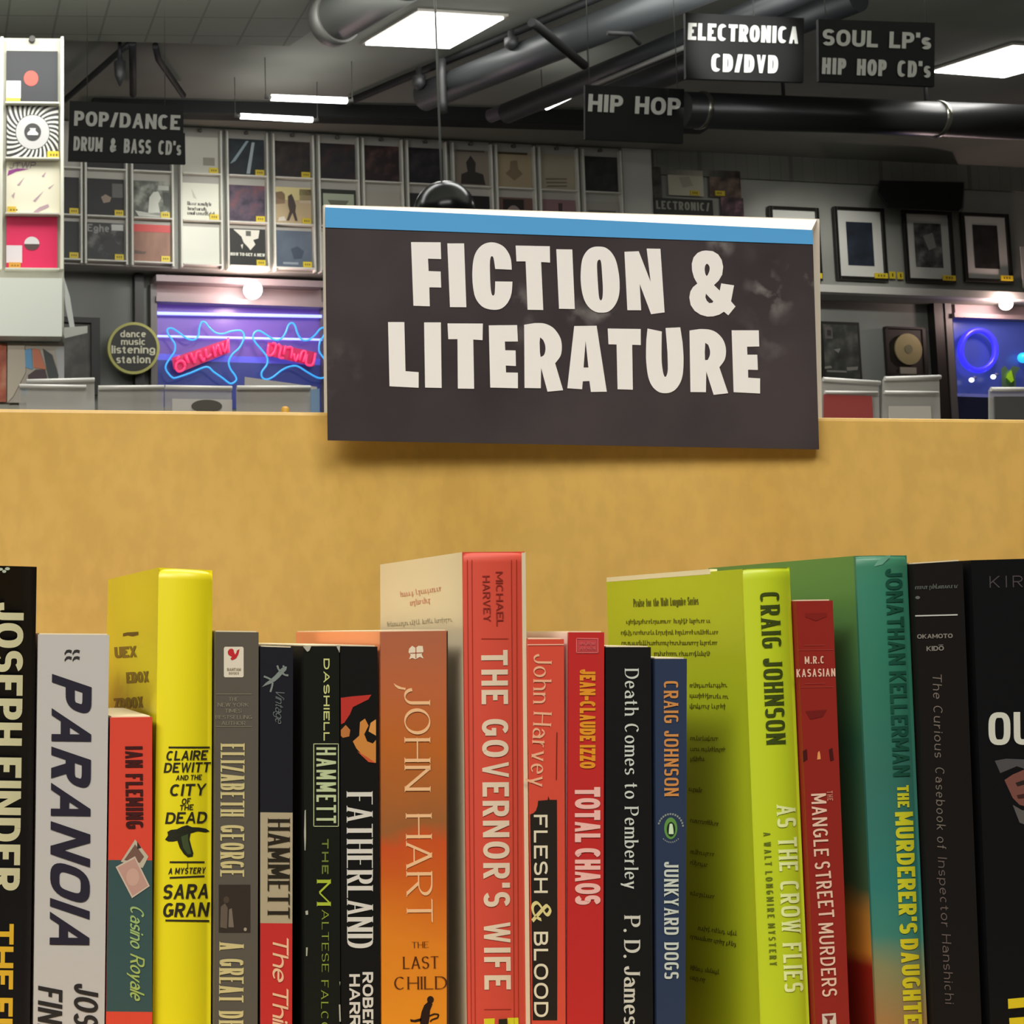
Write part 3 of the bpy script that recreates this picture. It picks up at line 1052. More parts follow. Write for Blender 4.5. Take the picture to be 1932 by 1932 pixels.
# 15
lime = M((184, 200, 36), .4)
b = Book(HB, 'wide lime green hardcover with dark author capitals and pale title capitals', (1408, 1073), (1497, 1070), (1442, 1932), (1535, 1932),
         spine=lime, dep=.135, hard=True, bulge=.003, lip=.002)
d15 = (58, 70, 18)
e0, e1 = b.pt(0, b.zt0 + .0004, .03), b.pt(0, b.zt0 + .0004, .1345)
b.ml.box((e0 + e1) / 2 + Vector((.0014, 0, -.0004)), AX, (.0030, (e1 - e0).length, .0022), M((236, 228, 190), .6))
b.text(Z5, 'CRAIG JOHNSON', (1790, 325), (1837, 1388), 136, d15, 'slab', a=.09)
b.text(Z8, 'AS THE CROW FLIES', (203, 185), (262, 1545), 136, (228, 236, 164), 'slab', a=.085, b=.075)
b.text(Z8, 'A WALT LONGMIRE MYSTERY', (64, 385), (112, 1352), 52, (100, 112, 26), 'sans', sp=.4)
b.ltext(Z5, 'Praise for the Walt Longmire Series', (835, 400), (1290, 384), 58, (92, 98, 22), 'sans', a=.07, sp=.05, ws=.25)
for i, (x0, y0, x1, y1) in enumerate(((785, 530, 1375, 522), (748, 606, 1428, 602), (752, 678, 1422, 676), (980, 752, 1368, 752), (1230, 975, 1485, 972), (1230, 1045, 1490, 1054),
                                      (1230, 1120, 1482, 1122), (1235, 1345, 1430, 1348), (1235, 1420, 1475, 1425), (1235, 1490, 1340, 1490))):
    b.lgreek(Z5, (x0, y0), (x1, y1), 34, (96, 98, 22), 20 + i)
for i, (x0, y0, x1, y1) in enumerate(((1225, 65, 1310, 75), (1235, 285, 1432, 312), (1235, 505, 1400, 525), (1235, 580, 1350, 598), (1235, 795, 1395, 820), (1290, 1040, 1562, 1080),
                                      (1235, 1100, 1548, 1155), (1235, 1320, 1440, 1350), (1235, 1385, 1335, 1405))):
    b.lgreek(Z6, (x0, y0), (x1, y1), 34, (96, 98, 22), 40 + i)
b.done()

# 16
b = Book(PB, 'dark red leaning paperback between the lime and the green hardcovers', (1502, 1134), (1571, 1133), (1539, 1932), (1603, 1932),
         spine=M((142, 36, 28), .45), dep=.13)
p16 = (228, 190, 168)
for y in (722, 756, 1000, 1026):
    b.line(Z7, (335 if y in (722, 1000) else 292 + (y > 900) * 16, y), (490 if y in (722, 1000) else 550, y - 3), 3, (170, 70, 56))
b.text(Z7, 'M.R.C', (340, 830), (482, 826), 54, p16, 'sans')
b.text(Z7, 'KASASIAN', (280, 924), (562, 918), 58, p16, 'sans')
b.flat(Z7, [(345, 490), (500, 486), (500, 512), (420, 545), (345, 515)], (128, 31, 25))
b.flat(Z7, [(435, 1500), (446, 1488), (452, 1510), (456, 1548), (430, 1552)], (226, 150, 90))
b.flat(Z7, [(325, 1490), (355, 1475), (360, 1550), (330, 1570)], (66, 18, 16))
b.flat(Z7, [(515, 1480), (540, 1465), (552, 1555), (525, 1562)], (66, 18, 16))
b.flat(Z7, [(345, 1200), (500, 1190), (470, 1240), (380, 1260)], (112, 26, 24))
b.text(Z8, 'THE', (521, 85), (525, 158), 42, (196, 120, 100), 'sans')
b.text(Z8, 'MANGLE', (440, 105), (462, 560), 108, p16, 'sans', a=.07, b=.065)
b.text(Z8, 'STREET', (466, 600), (500, 1005), 112, p16, 'sans', a=.07, b=.065)
b.text(Z8, 'MURDERS', (492, 1045), (522, 1578), 108, p16, 'sans', a=.07, b=.065)
b.flat(Z8, [(465, 1705), (565, 1698), (570, 1790), (470, 1800)], (206, 190, 176))
b.flat(Z8, [(480, 1720), (550, 1715), (540, 1745), (520, 1750), (525, 1790), (500, 1792), (505, 1750)], (120, 50, 46), .0002)
b.done()

# 17
b = Book(HB, 'green-teal hardcover fading to orange at the bottom, with dark and yellow capitals', (1622, 1048), (1719, 1047), (1662, 1932), (1758, 1932),
         spine=None, back=None, dep=.127, hard=True, bulge=.003, lip=.003)
zb = b.zt0
g17 = vgrad(P(1700, 1932, .65).z - ZSH, P(1700, 1047, .65).z - ZSH,
            [(0, (150, 112, 66)), (.1, (122, 122, 84)), (.18, (58, 118, 104)), (.3, (44, 112, 104)), (.5, (50, 104, 92)), (.75, (46, 112, 90)), (.92, (52, 120, 98)), (1, (60, 122, 94))], .38, .05)
l17 = vgrad(P(1600, 1932, .65).z - ZSH, P(1600, 1047, .65).z - ZSH,
            [(0, (140, 36, 24)), (.1, (150, 36, 24)), (.13, (206, 132, 50)), (.22, (186, 128, 54)), (.28, (64, 92, 62)), (.6, (40, 92, 66)), (.9, (92, 140, 74)), (1, (92, 142, 74))], .4, .03)
b.mb.m = [g17] * len(b.mb.m); b.ml.m = [l17] * len(b.ml.m); b.mr.m = [M((60, 70, 50))] * len(b.mr.m)
b.flat(Z7, [(905, 135), (945, 95), (970, 66), (930, 72), (870, 110), (840, 150)], (104, 160, 136))
b.text(Z7, 'JONATHAN KELLERMAN', (985, 165), (1045, 1672), 124, (20, 74, 58), 'bold', a=.095)
b.text(Z8, 'THE', (1052, 45), (1058, 206), 84, (196, 194, 40), 'bold')
b.text(Z8, 'MURDERER\'S', (1060, 238), (1094, 1122), 130, (198, 196, 40), 'bold')
b.text(Z8, 'DAUGHTER', (1098, 1160), (1132, 1868), 130, (204, 190, 34), 'bold')
b.done()

# 18
b = Book(PB, 'brown-black paperback with spidery grey lettering and a thin white rule', (1723, 1064), (1816, 1058), (1762, 1932), (1852, 1932),
         spine=M((25, 22, 21), .45, spec=.25), dep=.15)
k18 = (132, 126, 118)
b.line(Z7, (1142, 508), (1450, 500), 9, (200, 202, 196))
greek(b.mb, b.fmap(), zz(Z7, [(1140, 298)])[0], zz(Z7, [(1440, 288)])[0], 9, M((86, 92, 86), .5), 71, 1.3)
b.flat(Z7, ell(1160, 375, 18, 12, 8), (96, 100, 94))
b.text(Z7, 'OKAMOTO', (1156, 658), (1414, 652), 32, k18, 'bold')
b.text(Z7, 'KIDO', (1224, 746), (1350, 742), 34, k18, 'bold')
b.line(Z7, (1310, 720), (1346, 718), 4, k18)
b.text((0, 0, 1), 'The Curious', (1768, 1272), (1772, 1430), 17, (116, 106, 98), 'hand', a=.06, b=.045)
b.text((0, 0, 1), 'Casebook of', (1773, 1448), (1777, 1602), 17, (112, 102, 94), 'hand', a=.06, b=.045)
b.text((0, 0, 1), 'Inspector Hanshichi', (1778, 1618), (1792, 1894), 17, (100, 88, 84), 'hand', a=.06, b=.045)
b.done()

# 19
b = Book(HB, 'wide black book with large white capitals at the right edge of the photo', (1832, 1057), (2010, 1052), (1868, 1932), (2050, 1932),
         spine=M((17, 17, 19), .42, spec=.25), dep=.155, hard=True)
b.text((0, 0, 1), 'KIRK', (1867, 1098), (1960, 1096), 22, (72, 66, 66), 'light', sp=.5)
b.text((0, 0, 1), 'OU', (1865, 1375), (1951, 1374), 62, (204, 204, 190), 'cond', a=.1)
b.flat(Z7, [(1720, 1560), (1800, 1545), (1932, 1550), (2000, 1560), (2000, 1640), (1880, 1600), (1760, 1650)], (76, 74, 76))
b.flat(Z7, [(1790, 1700), (1850, 1660), (1932, 1625), (2020, 1640), (2030, 1800), (1980, 1900), (1900, 1880), (1850, 1830)], (116, 72, 64))
b.flat(Z7, [(1850, 1880), (1920, 1920), (2010, 1920), (2020, 2050), (1900, 2010)], (88, 84, 82))
b.flat(Z7, [(1870, 1720), (1932, 1700), (1940, 1730), (1885, 1745)], (40, 30, 28), .0002)
b.flat(Z7, [(1880, 1810), (1932, 1800), (1940, 1830), (1890, 1835)], (60, 32, 30), .0002)
yl = (214, 190, 30)
b.flat(Z8, [(1815, 1596), (2000, 1580), (2003, 1650), (1818, 1668)], yl)
b.flat(Z8, [(1824, 1735), (2003, 1722), (2008, 1900), (1940, 1905), (1935, 1800), (1830, 1808)], yl)
b.done()

# ------------------------------------------------------------------ the section sign straddling the panel
s0, s1, s2 = P(613, 391, .849), P(618, 831, .8505), P(1533, 434, .8555)
sn = (s1 - s0).cross(s2 - s0).normalized()
if sn.y > 0:
    sn = -sn
sgm = lambda off: planemap(s0, sn, off)
sq = [(613, 391), (1533, 434), (1545.5, 848), (618, 831)]
sign = thing('section_sign', (P(1080, 780, YP).x, YP + .009, ZTOP), 'large dark sign with a blue top stripe and white capitals on the bookcase panel', 'sign')


def smudged(base, grey, blobs):
    m = bpy.data.materials.new('scuffed_print')
    nt, b, new, link = nodes(m)
    tc, nz, n2 = new('ShaderNodeTexCoord'), new('ShaderNodeTexNoise'), new('ShaderNodeTexNoise')
    nz.inputs['Scale'].default_value = 60; nz.inputs['Detail'].default_value = 4
    n2.inputs['Scale'].default_value = 14; n2.inputs['Detail'].default_value = 3
    link(tc.outputs['Object'], nz.inputs['Vector']); link(tc.outputs['Object'], n2.inputs['Vector'])
    acc = None
    for p, r, k in blobs:
        d, mr = new('ShaderNodeVectorMath'), new('ShaderNodeMapRange')
        d.operation = 'DISTANCE'; d.inputs[1].default_value = p
        mr.inputs['From Min'].default_value, mr.inputs['From Max'].default_value = 0, r
        mr.inputs['To Min'].default_value, mr.inputs['To Max'].default_value = k, 0
        link(tc.outputs['Object'], d.inputs[0]); link(d.outputs['Value'], mr.inputs['Value'])
        if acc is None:
            acc = mr.outputs[0]
        else:
            mx = new('ShaderNodeMath'); mx.operation = 'MAXIMUM'
            link(acc, mx.inputs[0]); link(mr.outputs[0], mx.inputs[1]); acc = mx.outputs[0]
    th = new('ShaderNodeMapRange')
    th.inputs['From Min'].default_value, th.inputs['From Max'].default_value = .5, .66
    link(nz.outputs['Fac'], th.inputs['Value'])
    mu = new('ShaderNodeMath'); mu.operation = 'MULTIPLY'
    link(acc, mu.inputs[0]); link(th.outputs[0], mu.inputs[1])
    rp = ramp(new, [(.35, base), (.65, tuple(min(255, int(c * 1.18) + 4) for c in base))])
    link(n2.outputs['Fac'], rp.inputs[0])
    mix = new('ShaderNodeMix'); mix.data_type = 'RGBA'
    mix.inputs[7].default_value = (*lin(grey), 1)
    link(mu.outputs[0], mix.inputs[0]); link(rp.outputs[0], mix.inputs[6]); link(mix.outputs[2], b.inputs['Base Color'])
    b.inputs['Roughness'].default_value = .38
    return m


blobs = [(tuple(sgm(0)(u, v) - Vector(sign['_w'])), r, k) for u, v, r, k in
         ((1450, 555, .016, .75), (1500, 515, .014, .5), (1540, 520, .012, .9), (980, 570, .012, .35), (1130, 600, .014, .45), (1090, 590, .010, .4), (775, 612, .010, .5),
          (1360, 460, .009, .6), (640, 700, .02, .2), (1450, 650, .03, .15), (980, 590, .03, .18), (1500, 470, .03, .16))]
sdark = smudged((56, 50, 53), (168, 164, 164), blobs)
edge_w = M((226, 220, 208), .6)
mb = MB()
front = [sgm(0)(*p) for p in sq]
back = [sgm(-.003)(*p) for p in sq]
n0 = len(mb.f)
mb.prism(front, back, edge_w)
mb.m[n0] = sdark
flat(mb, sgm(.0003), [(613, 391), (1533, 434), (1534.3, 461), (614, 429)], M((88, 166, 228), .4))
SL = []
R1, R2, R3, R4 = (720, 440, 5.3667), (1070, 440, 5.3667), (720, 590, 5.3667), (1080, 590, 5.3667)


def rnd(pts, k):
    return catmull(pts, k, True)


SL.append((R1, [[(298, 90), (598, 92), (603, 262), (470, 258), (476, 383), (598, 388), (603, 550), (483, 548), (488, 740), (322, 735)]]))
SL.append((R1, [[(665, 103), (835, 103), (858, 750), (692, 748)]]))
cu = catmull([(1318, 370), (1310, 270), (1285, 200), (1240, 140), (1180, 105), (1110, 92), (1040, 108), (985, 150), (945, 215), (925, 300), (918, 420), (925, 540), (945, 640), (985, 710),
              (1040, 755), (1120, 775), (1200, 768), (1260, 725), (1300, 660), (1318, 590), (1325, 490)], 4)
ci = catmull([(1150, 488), (1148, 560), (1143, 615), (1128, 632), (1113, 610), (1103, 540), (1098, 420), (1097, 300), (1103, 250), (1115, 233), (1130, 245), (1140, 290), (1150, 362)], 4)
SL.append((R1, [cu + ci]))
SL.append((R1, [[(1357, 125), (1703, 132), (1706, 298), (1615, 292), (1637, 778), (1478, 775), (1458, 285), (1365, 285)]]))
SL.append((R2, [[(-110, 162), (52, 165), (78, 768), (-82, 765)]]))
SL.append((R2, [rnd([(315, 135), (385, 145), (445, 190), (490, 265), (515, 360), (530, 470), (530, 590), (510, 680), (470, 750), (415, 795), (350, 805), (285, 795), (225, 755), (180, 690),
                     (152, 600), (138, 490), (138, 390), (148, 290), (170, 225), (210, 170), (260, 142)], 3),
                rnd([(325, 268), (340, 280), (348, 330), (355, 430), (362, 560), (358, 650), (343, 680), (325, 655), (315, 560), (307, 430), (303, 330), (308, 285)], 3)]))
SL.append((R2, [[(580, 188), (725, 182), (845, 490), (805, 155), (945, 158), (987, 802), (850, 820), (735, 515), (750, 780), (610, 780)]]))
SL.append((R2, [[(1405, 175), (1475, 182), (1530, 215), (1565, 270), (1580, 340), (1570, 420), (1535, 480), (1487, 525), (1545, 582), (1560, 508), (1690, 528), (1660, 690), (1705, 742),
                 (1632, 832), (1588, 795), (1540, 825), (1480, 842), (1420, 845), (1350, 825), (1290, 785), (1250, 725), (1237, 650), (1248, 590), (1275, 545), (1318, 510), (1285, 450),
                 (1265, 380), (1262, 310), (1280, 245), (1320, 200), (1365, 180)],
                rnd([(1418, 310), (1440, 335), (1442, 375), (1425, 420), (1412, 432), (1398, 405), (1393, 360), (1400, 325)], 3),
                [(1405, 612), (1440, 650), (1480, 690), (1470, 705), (1440, 708), (1415, 685), (1400, 650)]]))
SL.append((R3, [[(65, 95), (230, 95), (242, 592), (375, 602), (375, 760), (80, 745)]]))
SL.append((R3, [[(430, 98), (600, 98), (608, 762), (440, 758)]]))
SL.append((R3, [[(667, 108), (1025, 110), (1022, 278), (928, 272), (937, 770), (772, 768), (768, 268), (675, 268)]]))
SL.append((R3, [[(1085, 128), (1372, 125), (1380, 292), (1248, 292), (1252, 380), (1357, 382), (1360, 540), (1257, 535), (1260, 605), (1380, 607), (1380, 765), (1100, 758)]]))
SL.append((R3, [[(1443, 122)] + catmull([(1550, 105), (1640, 108), (1720, 140), (1775, 195), (1815, 270), (1825, 360), (1810, 440), (1757, 512)], 4) +
                [(1838, 785), (1680, 800), (1615, 560), (1612, 765), (1447, 762)],
                [(1600, 300), (1605, 250)] + catmull([(1635, 275), (1655, 325), (1658, 380), (1643, 430), (1610, 448)], 3) + [(1603, 400)]]))
SL.append((R4, [[(18, 135), (245, 132), (348, 800), (187, 802), (172, 692), (105, 695), (98, 775), (-52, 765)], [(133, 285), (162, 555), (113, 555)]]))
SL.append((R4, [[(357, 160), (692, 165), (692, 328), (605, 325), (612, 780), (457, 775), (447, 322), (365, 320)]]))
SL.append((R4, [[(760, 160), (905, 190)] + catmull([(903, 300), (903, 470), (912, 570), (925, 630), (940, 650), (955, 630), (966, 570), (962, 400)], 3) + [(943, 155), (1092, 148)] +
                catmull([(1115, 300), (1125, 450), (1120, 600), (1100, 690), (1060, 760), (1010, 800), (950, 815), (880, 805), (820, 760), (780, 690), (758, 600), (745, 450), (748, 280)], 3)]))
SL.append((R4, [[(1185, 180)] + catmull([(1290, 165), (1380, 170), (1450, 195), (1510, 250), (1545, 320), (1555, 400), (1540, 480), (1488, 552)], 4) +
                [(1577, 815), (1430, 832), (1355, 595), (1352, 805), (1195, 803)],
                [(1340, 400), (1345, 305)] + catmull([(1375, 325), (1393, 385), (1390, 435), (1370, 478)], 3) + [(1343, 480)]]))
SL.append((R4, [[(1612, 178), (1887, 178), (1892, 342), (1768, 345), (1772, 425), (1872, 425), (1878, 580), (1778, 577), (1780, 658), (1900, 665), (1900, 818), (1632, 805)]]))
sw = M((240, 238, 238), .45)
for zone, loops in SL:
    mb.outline([zz(zone, l) for l in loops], sgm(.0003), sw)
mb.build('front_board', sign)
YB = YP + .023
bq = [(611, 386), (1546, 413), (1551, 800), (614, 790)]
mb = MB()
mb.prism([P(u, v, YB) for u, v in bq], [P(u, v, YB) + Vector((0, .003, 0)) for u, v in bq], edge_w)
mb.build('back_board', sign)
mb = MB()
t0, t1 = sgm(-.0032)(614.5, 391.5), sgm(-.0032)(1531, 434.5)
q0, q1 = P(615, 387.5, YB), P(1541, 414.5, YB)
dn = Vector((0, 0, -.002))
mb.hexa([t0 + dn, t1 + dn, q1 + dn, q0 + dn, t0, t1, q1, q0], edge_w)
mb.build('folded_top', sign)

# ------------------------------------------------------------------ room shell
ZC = 4.95
TH = math.radians(7)
WX, WN = Vector((math.cos(TH), math.sin(TH), 0)), Vector((math.sin(TH), -math.cos(TH), 0))
UZ = Vector((0, 0, 1))
W0 = P(460, 380, 12.4)
WA = (WX, WN, UZ)
REC = .25
wm = lambda off=0.0: planemap(W0, WN, off)
lw = lambda off=0.0: planemap(W0, WN, off - REC)
ZB = wm()(460, 512).z
grey_wall = mottle(((142, 142, 136), (152, 152, 146), (160, 160, 154)), 1.5, .85)
low_wall = mottle(((122, 124, 120), (134, 136, 132)), 1.2, .85)
ceil_m = mottle(((122, 123, 115), (132, 133, 125), (140, 141, 133)), .8, .9)
floor_m = mottle(((92, 93, 90), (110, 111, 107)), 6, .5)


def wall_box(name, x0, x1, z0, z1, off0, off1, mat):
    """box in the back wall's frame; x along the wall from W0, off towards the shop"""
    mb = MB()
    o = Vector((W0.x, W0.y, 0))
    mb.box(o + WX * (x0 + x1) / 2 + WN * (off0 + off1) / 2 + UZ * (z0 + z1) / 2, WA, (x1 - x0, abs(off1 - off0), z1 - z0), mat)
    return mb


struct('wall_back', wall_box('', -9, 11, 0, ZC, -REC - .2, -REC, low_wall))
struct('trim_1', wall_box('', -9, 11, ZB, ZC - .001, -REC + .001, 0, grey_wall), 'grey upper wall that overhangs the windows')
mb = MB(); mb.box((1.5, 5, -.05), AX, (22, 24, .1), floor_m); struct('floor', mb)
mb = MB(); mb.box((1.5, 5, ZC + .05), AX, (22, 24, .1), ceil_m); struct('ceiling', mb)
side_m = M((150, 148, 140), .85)
mb = MB(); mb.box((-6.6, 4, ZC / 2), AX, (.1, 21, ZC), side_m); struct('wall_left', mb)
mb = MB(); mb.box((11.2, 4, ZC / 2), AX, (.1, 21, ZC), side_m); struct('wall_right', mb)
mb = MB(); mb.box((2, -6.05, ZC / 2), AX, (18, .1, ZC), side_m); struct('wall_front', mb)


def tiles(base, seam, sc):
    m = bpy.data.materials.new('seamed_panels')
    nt, b, new, link = nodes(m)
    tc, br = new('ShaderNodeTexCoord'), new('ShaderNodeTexBrick')
    br.offset = 0
    br.inputs['Color1'].default_value = (*lin(base), 1)
    br.inputs['Color2'].default_value = (*lin(tuple(c - 5 for c in base)), 1)
    br.inputs['Mortar'].default_value = (*lin(seam), 1)
    br.inputs['Scale'].default_value = sc
    br.inputs['Mortar Size'].default_value = .012
    br.inputs['Brick Width'].default_value = .5
    br.inputs['Row Height'].default_value = .5
    link(tc.outputs['Object'], br.inputs['Vector']); link(br.outputs['Color'], b.inputs['Base Color'])
    b.inputs['Roughness'].default_value = .8
    return m


# lowered ceiling panel, top left
zs_ = ZC - .1
c0, c1 = PZ(-80, 71, zs_), PZ(546, 87, zs_)
nr0, nr1 = c0 + Vector((-.35, -4, 0)), c1 + Vector((.35 + .9, -4, 0))
mb = MB(); h = Vector((0, 0, .098))
mb.hexa([c0, c1, nr1, nr0, c0 + h, c1 + h, nr1 + h, nr0 + h], tiles((110, 113, 102), (86, 88, 80), 1.6))
struct('trim_2', mb, 'lowered grey ceiling panel with thin seams')
# tile band high on the right, darker grey standing for the duct's shade
a0, a1 = wm()(1228, 262), wm()(1228, 330)
x0 = (a0 - W0).dot(WX)
struct('trim_3', wall_box('', x0, 9, a1.z, ZC - .002, .001, .03, tiles((122, 122, 114), (100, 100, 94), 5)), 'thin tiled band along the top of the back wall')
# pale pilaster
xp0, xp1 = (wm()(1172, 330) - W0).dot(WX), (wm()(1226, 330) - W0).dot(WX)
struct('trim_4', wall_box('', xp0, xp1, ZB - .001, ZC - .003, .001, .028, M((206, 206, 198), .8)), 'pale pilaster on the back wall')
# picture ledge
xl0, xl1 = (wm()(1440, 540) - W0).dot(WX), (wm()(2000, 540) - W0).dot(WX)
struct('trim_5', wall_box('', xl0, xl1, ZB - .002, ZB + .06, .001, .09, M((196, 194, 188), .7)), 'narrow pale ledge under the framed prints')


# ------------------------------------------------------------------ things on the back wall
def wbox(mb, mapf, x0, y0, x1, y1, th, mat, bevel=0.0):
    """board on a wall plane: pixel rectangle (true size from its middle lines), thickness th behind the plane map"""
    a, b_ = mapf(x0, (y0 + y1) / 2), mapf(x1, (y0 + y1) / 2)
    t, d = mapf((x0 + x1) / 2, y0), mapf((x0 + x1) / 2, y1)
    w = (b_ - a).dot(WX); hh = t.z - d.z
    c = mapf((x0 + x1) / 2, (y0 + y1) / 2)
    mb.box(c - WN * th / 2, WA, (w, th, hh), mat, bevel)
    return c, w, hh


class Card:
    """flat square thing facing the shop, with a unit-square drawing surface (x right, y down)"""
    def __init__(s, mapf, cx, cy, w, h=None, th=.006, mat=None, tilt=0):
        h = h or w
        s.c, s.w, s.h = mapf(cx, cy), w, h
        s.mb = MB()
        s.mb.box(s.c - WN * th / 2, WA, (w, th, h), mat)

    def m(s, lift):
        return lambda x, y: s.c + WX * ((x - .5) * s.w) + UZ * ((.5 - y) * s.h) + WN * lift

    def art(s, pts, mat, lift=.002):
        s.mb.outline([pts], s.m(lift), mat if not isinstance(mat, tuple) else M(mat, .5))


def sticker(c, parent, x0=.74, y0=.84, x1=.98, y1=.99, col=(222, 196, 46)):
    mb = MB()
    f0, f1 = c.m(.012), c.m(.0005)
    r = rect(x0, y0, x1, y1)
    mb.prism([f0(*p) for p in r], [f1(*p) for p in r], M(col, .5))
    k = M((120, 96, 30), .6)
    for i in range(3):
        xx = x0 + .05 + i * .055
        mb.poly([c.m(.013)(*p) for p in rect(xx, y0 + .05, xx + .03, y1 - .05)], k)
    o = mb.build('price_sticker', parent)
    return o


XS = [112, 197, 284, 376, 463, 550, 635, 718, 801, 887, 968, 1049, 1131]
ZR = [wm()(460, 299).z, wm()(460, 386).z, wm()(460, 468).z]
LPW = .300
rack_w = M((214, 212, 202), .5)
rack_d = M((110, 108, 104), .5)
px_at = lambda u, z: (W0 + WX * ((wm()(u, 380) - W0).dot(WX))) * 1.0


def wpt(u, z, off):
    p = wm()(u, 380)
    return Vector((p.x, p.y, z)) + WN * off


RACKL = {0: 'partly hidden behind the display column', 1: 'below the drum and bass sign', 2: 'below the right end of the drum and bass sign', 3: 'of pale covers right of the drum and bass sign',
         4: 'with the purple cover', 5: 'with the cover of a walking figure', 6: 'above the left corner of the big blue-striped sign', 7: 'with the dark red cover at its top', 8: 'right behind the pendant cord',
         9: 'just right of the black dome', 10: 'with the beige emblem cover', 11: 'with the plain beige cover', 12: 'beside the pale pilaster'}
for i, u in enumerate(XS):
    base = wpt(u, ZB, 0)
    r = thing('record_rack', base, 'wall-mounted record rack ' + RACKL[i], 'record rack', 'record racks on the back wall')
    mb = MB(); mb.box(wpt(u, (ZB + 4.94) / 2, .012), WA, (.338, .02, 4.94 - ZB), M((176, 172, 164), .6)); mb.build('back_panel', r)
    for sx in (-.164, .164):
        mb = MB(); mb.box(wpt(u, (ZB + ZR[0] + .2) / 2, .045) + WX * sx, WA, (.016, .05, ZR[0] + .2 - ZB), rack_w, .003); mb.build('rail', r)
    for z in ZR:
        mb = MB(); mb.box(wpt(u, z - LPW / 2 - .013, .05), WA, (.31, .06, .012), rack_w, .002); mb.build('ledge', r)
    mb = MB(); mb.tube([wpt(u, 4.915, .023), wpt(u, 4.915, .05), wpt(u, 4.9, .055)], .014, rack_d, 8); mb.build('hook', r)

dark = lambda c: tuple(int(x * .62) for x in c) if max(c) < 100 else tuple(int(x * .85) for x in c) if max(c) < 140 else c
dk = lambda *c: mottle(tuple(dark(x) for x in c), 9, .5)
COVERS = [
 (0, 1, (52, 46, 42), 'dark brown, half hidden record cover in the middle row beside the display column', 1),
 (0, 2, (48, 50, 46), 'dark green-black record cover, partly hidden, in the bottom row beside the display column', 1),
 (1, 0, (44, 42, 42), 'near-black record cover in the top row mostly behind the drum and bass sign', 0),
 (1, 1, (42, 40, 38), 'black record cover with a small beige mark and a grey note in the middle row', 1),
 (1, 2, dk((46, 44, 44), (80, 80, 80), (132, 130, 126)), 'dark grey photo record cover with a white note in the bottom row', 1),
 (2, 0, (58, 58, 56), 'charcoal record cover in the top row, right of the near-black one', 0),
 (2, 1, dk((90, 94, 84), (128, 132, 120), (170, 172, 160)), 'grey record cover with a white robed figure', 1),
 (2, 2, mottle(((124, 82, 62), (150, 102, 80), (166, 122, 96)), 6, .5, 3, (1, 1, .4)), 'brown record cover with a red band along its top', 1),
 (3, 0, (200, 198, 184), 'pale grey record cover right of the drum and bass sign', 1),
 (3, 1, (226, 224, 208), 'white record cover with a few lines of small black print', 1),
 (3, 2, (222, 222, 210), 'plain white record cover in the bottom row', 0),
 (4, 0, dk((28, 40, 50), (46, 62, 74), (60, 78, 88)), 'dark blue record cover with two pale beams of light', 1),
 (4, 1, dk((72, 58, 92), (100, 78, 100), (136, 84, 94)), 'purple mottled record cover', 1),
 (4, 2, (44, 44, 38), 'black record cover with a white map shape and white print', 1),
 (5, 0, dk((36, 30, 30), (66, 50, 48), (96, 76, 70)), 'dark brown photo record cover in the top row above the walking figure', 1),
 (5, 1, (196, 172, 134), 'sand-coloured record cover with a walking figure', 1),
 (5, 2, mottle(((82, 94, 112), (98, 108, 124)), 5, .5), 'slate blue record cover in the bottom row', 1),
 (6, 0, dk((40, 36, 44), (66, 54, 62), (98, 66, 66)), 'dark record cover with red and violet blotches in the top row', 0),
 (6, 1, (70, 76, 64), 'pale green record cover with a dark border at the corner of the blue-striped sign', 0),
 (6, 2, (222, 220, 212), 'white record cover cut off by the left edge of the big dark sign', 0),
 (7, 0, dk((50, 36, 38), (76, 52, 52), (100, 70, 66)), 'dark red record cover in the top row left of the pendant cord', 0),
 (7, 1, (176, 168, 156), 'pale record cover just above the blue stripe, left of the black dome', 0),
 (8, 0, dk((38, 38, 48), (66, 60, 72), (96, 80, 86)), 'navy record cover behind the pendant cord', 0),
 (8, 1, (64, 62, 60), 'charcoal record cover behind the black dome', 0),
 (9, 0, (142, 130, 118), 'grey record cover with a dark head and shoulders right of the pendant cord', 0),
 (9, 1, (40, 38, 38), 'black record cover in the middle row right of the black dome', 0),
 (10, 0, (176, 158, 128), 'beige record cover with a faded emblem', 0),
 (10, 1, (134, 98, 88), 'brown-pink record cover with a pale round head on black', 0),
 (11, 0, (180, 168, 146), 'plain beige record cover with three faint lines near its bottom', 0),
 (11, 1, (142, 108, 112), 'dusty pink record cover just above the blue stripe', 0),
 (12, 0, dk((62, 64, 62), (78, 80, 76), (96, 96, 92)), 'dark grey record cover under the one-line hip hop sign', 0),
 (12, 1, (168, 162, 154), 'pale record cover with a green-grey picture beside the pilaster', 0),
]
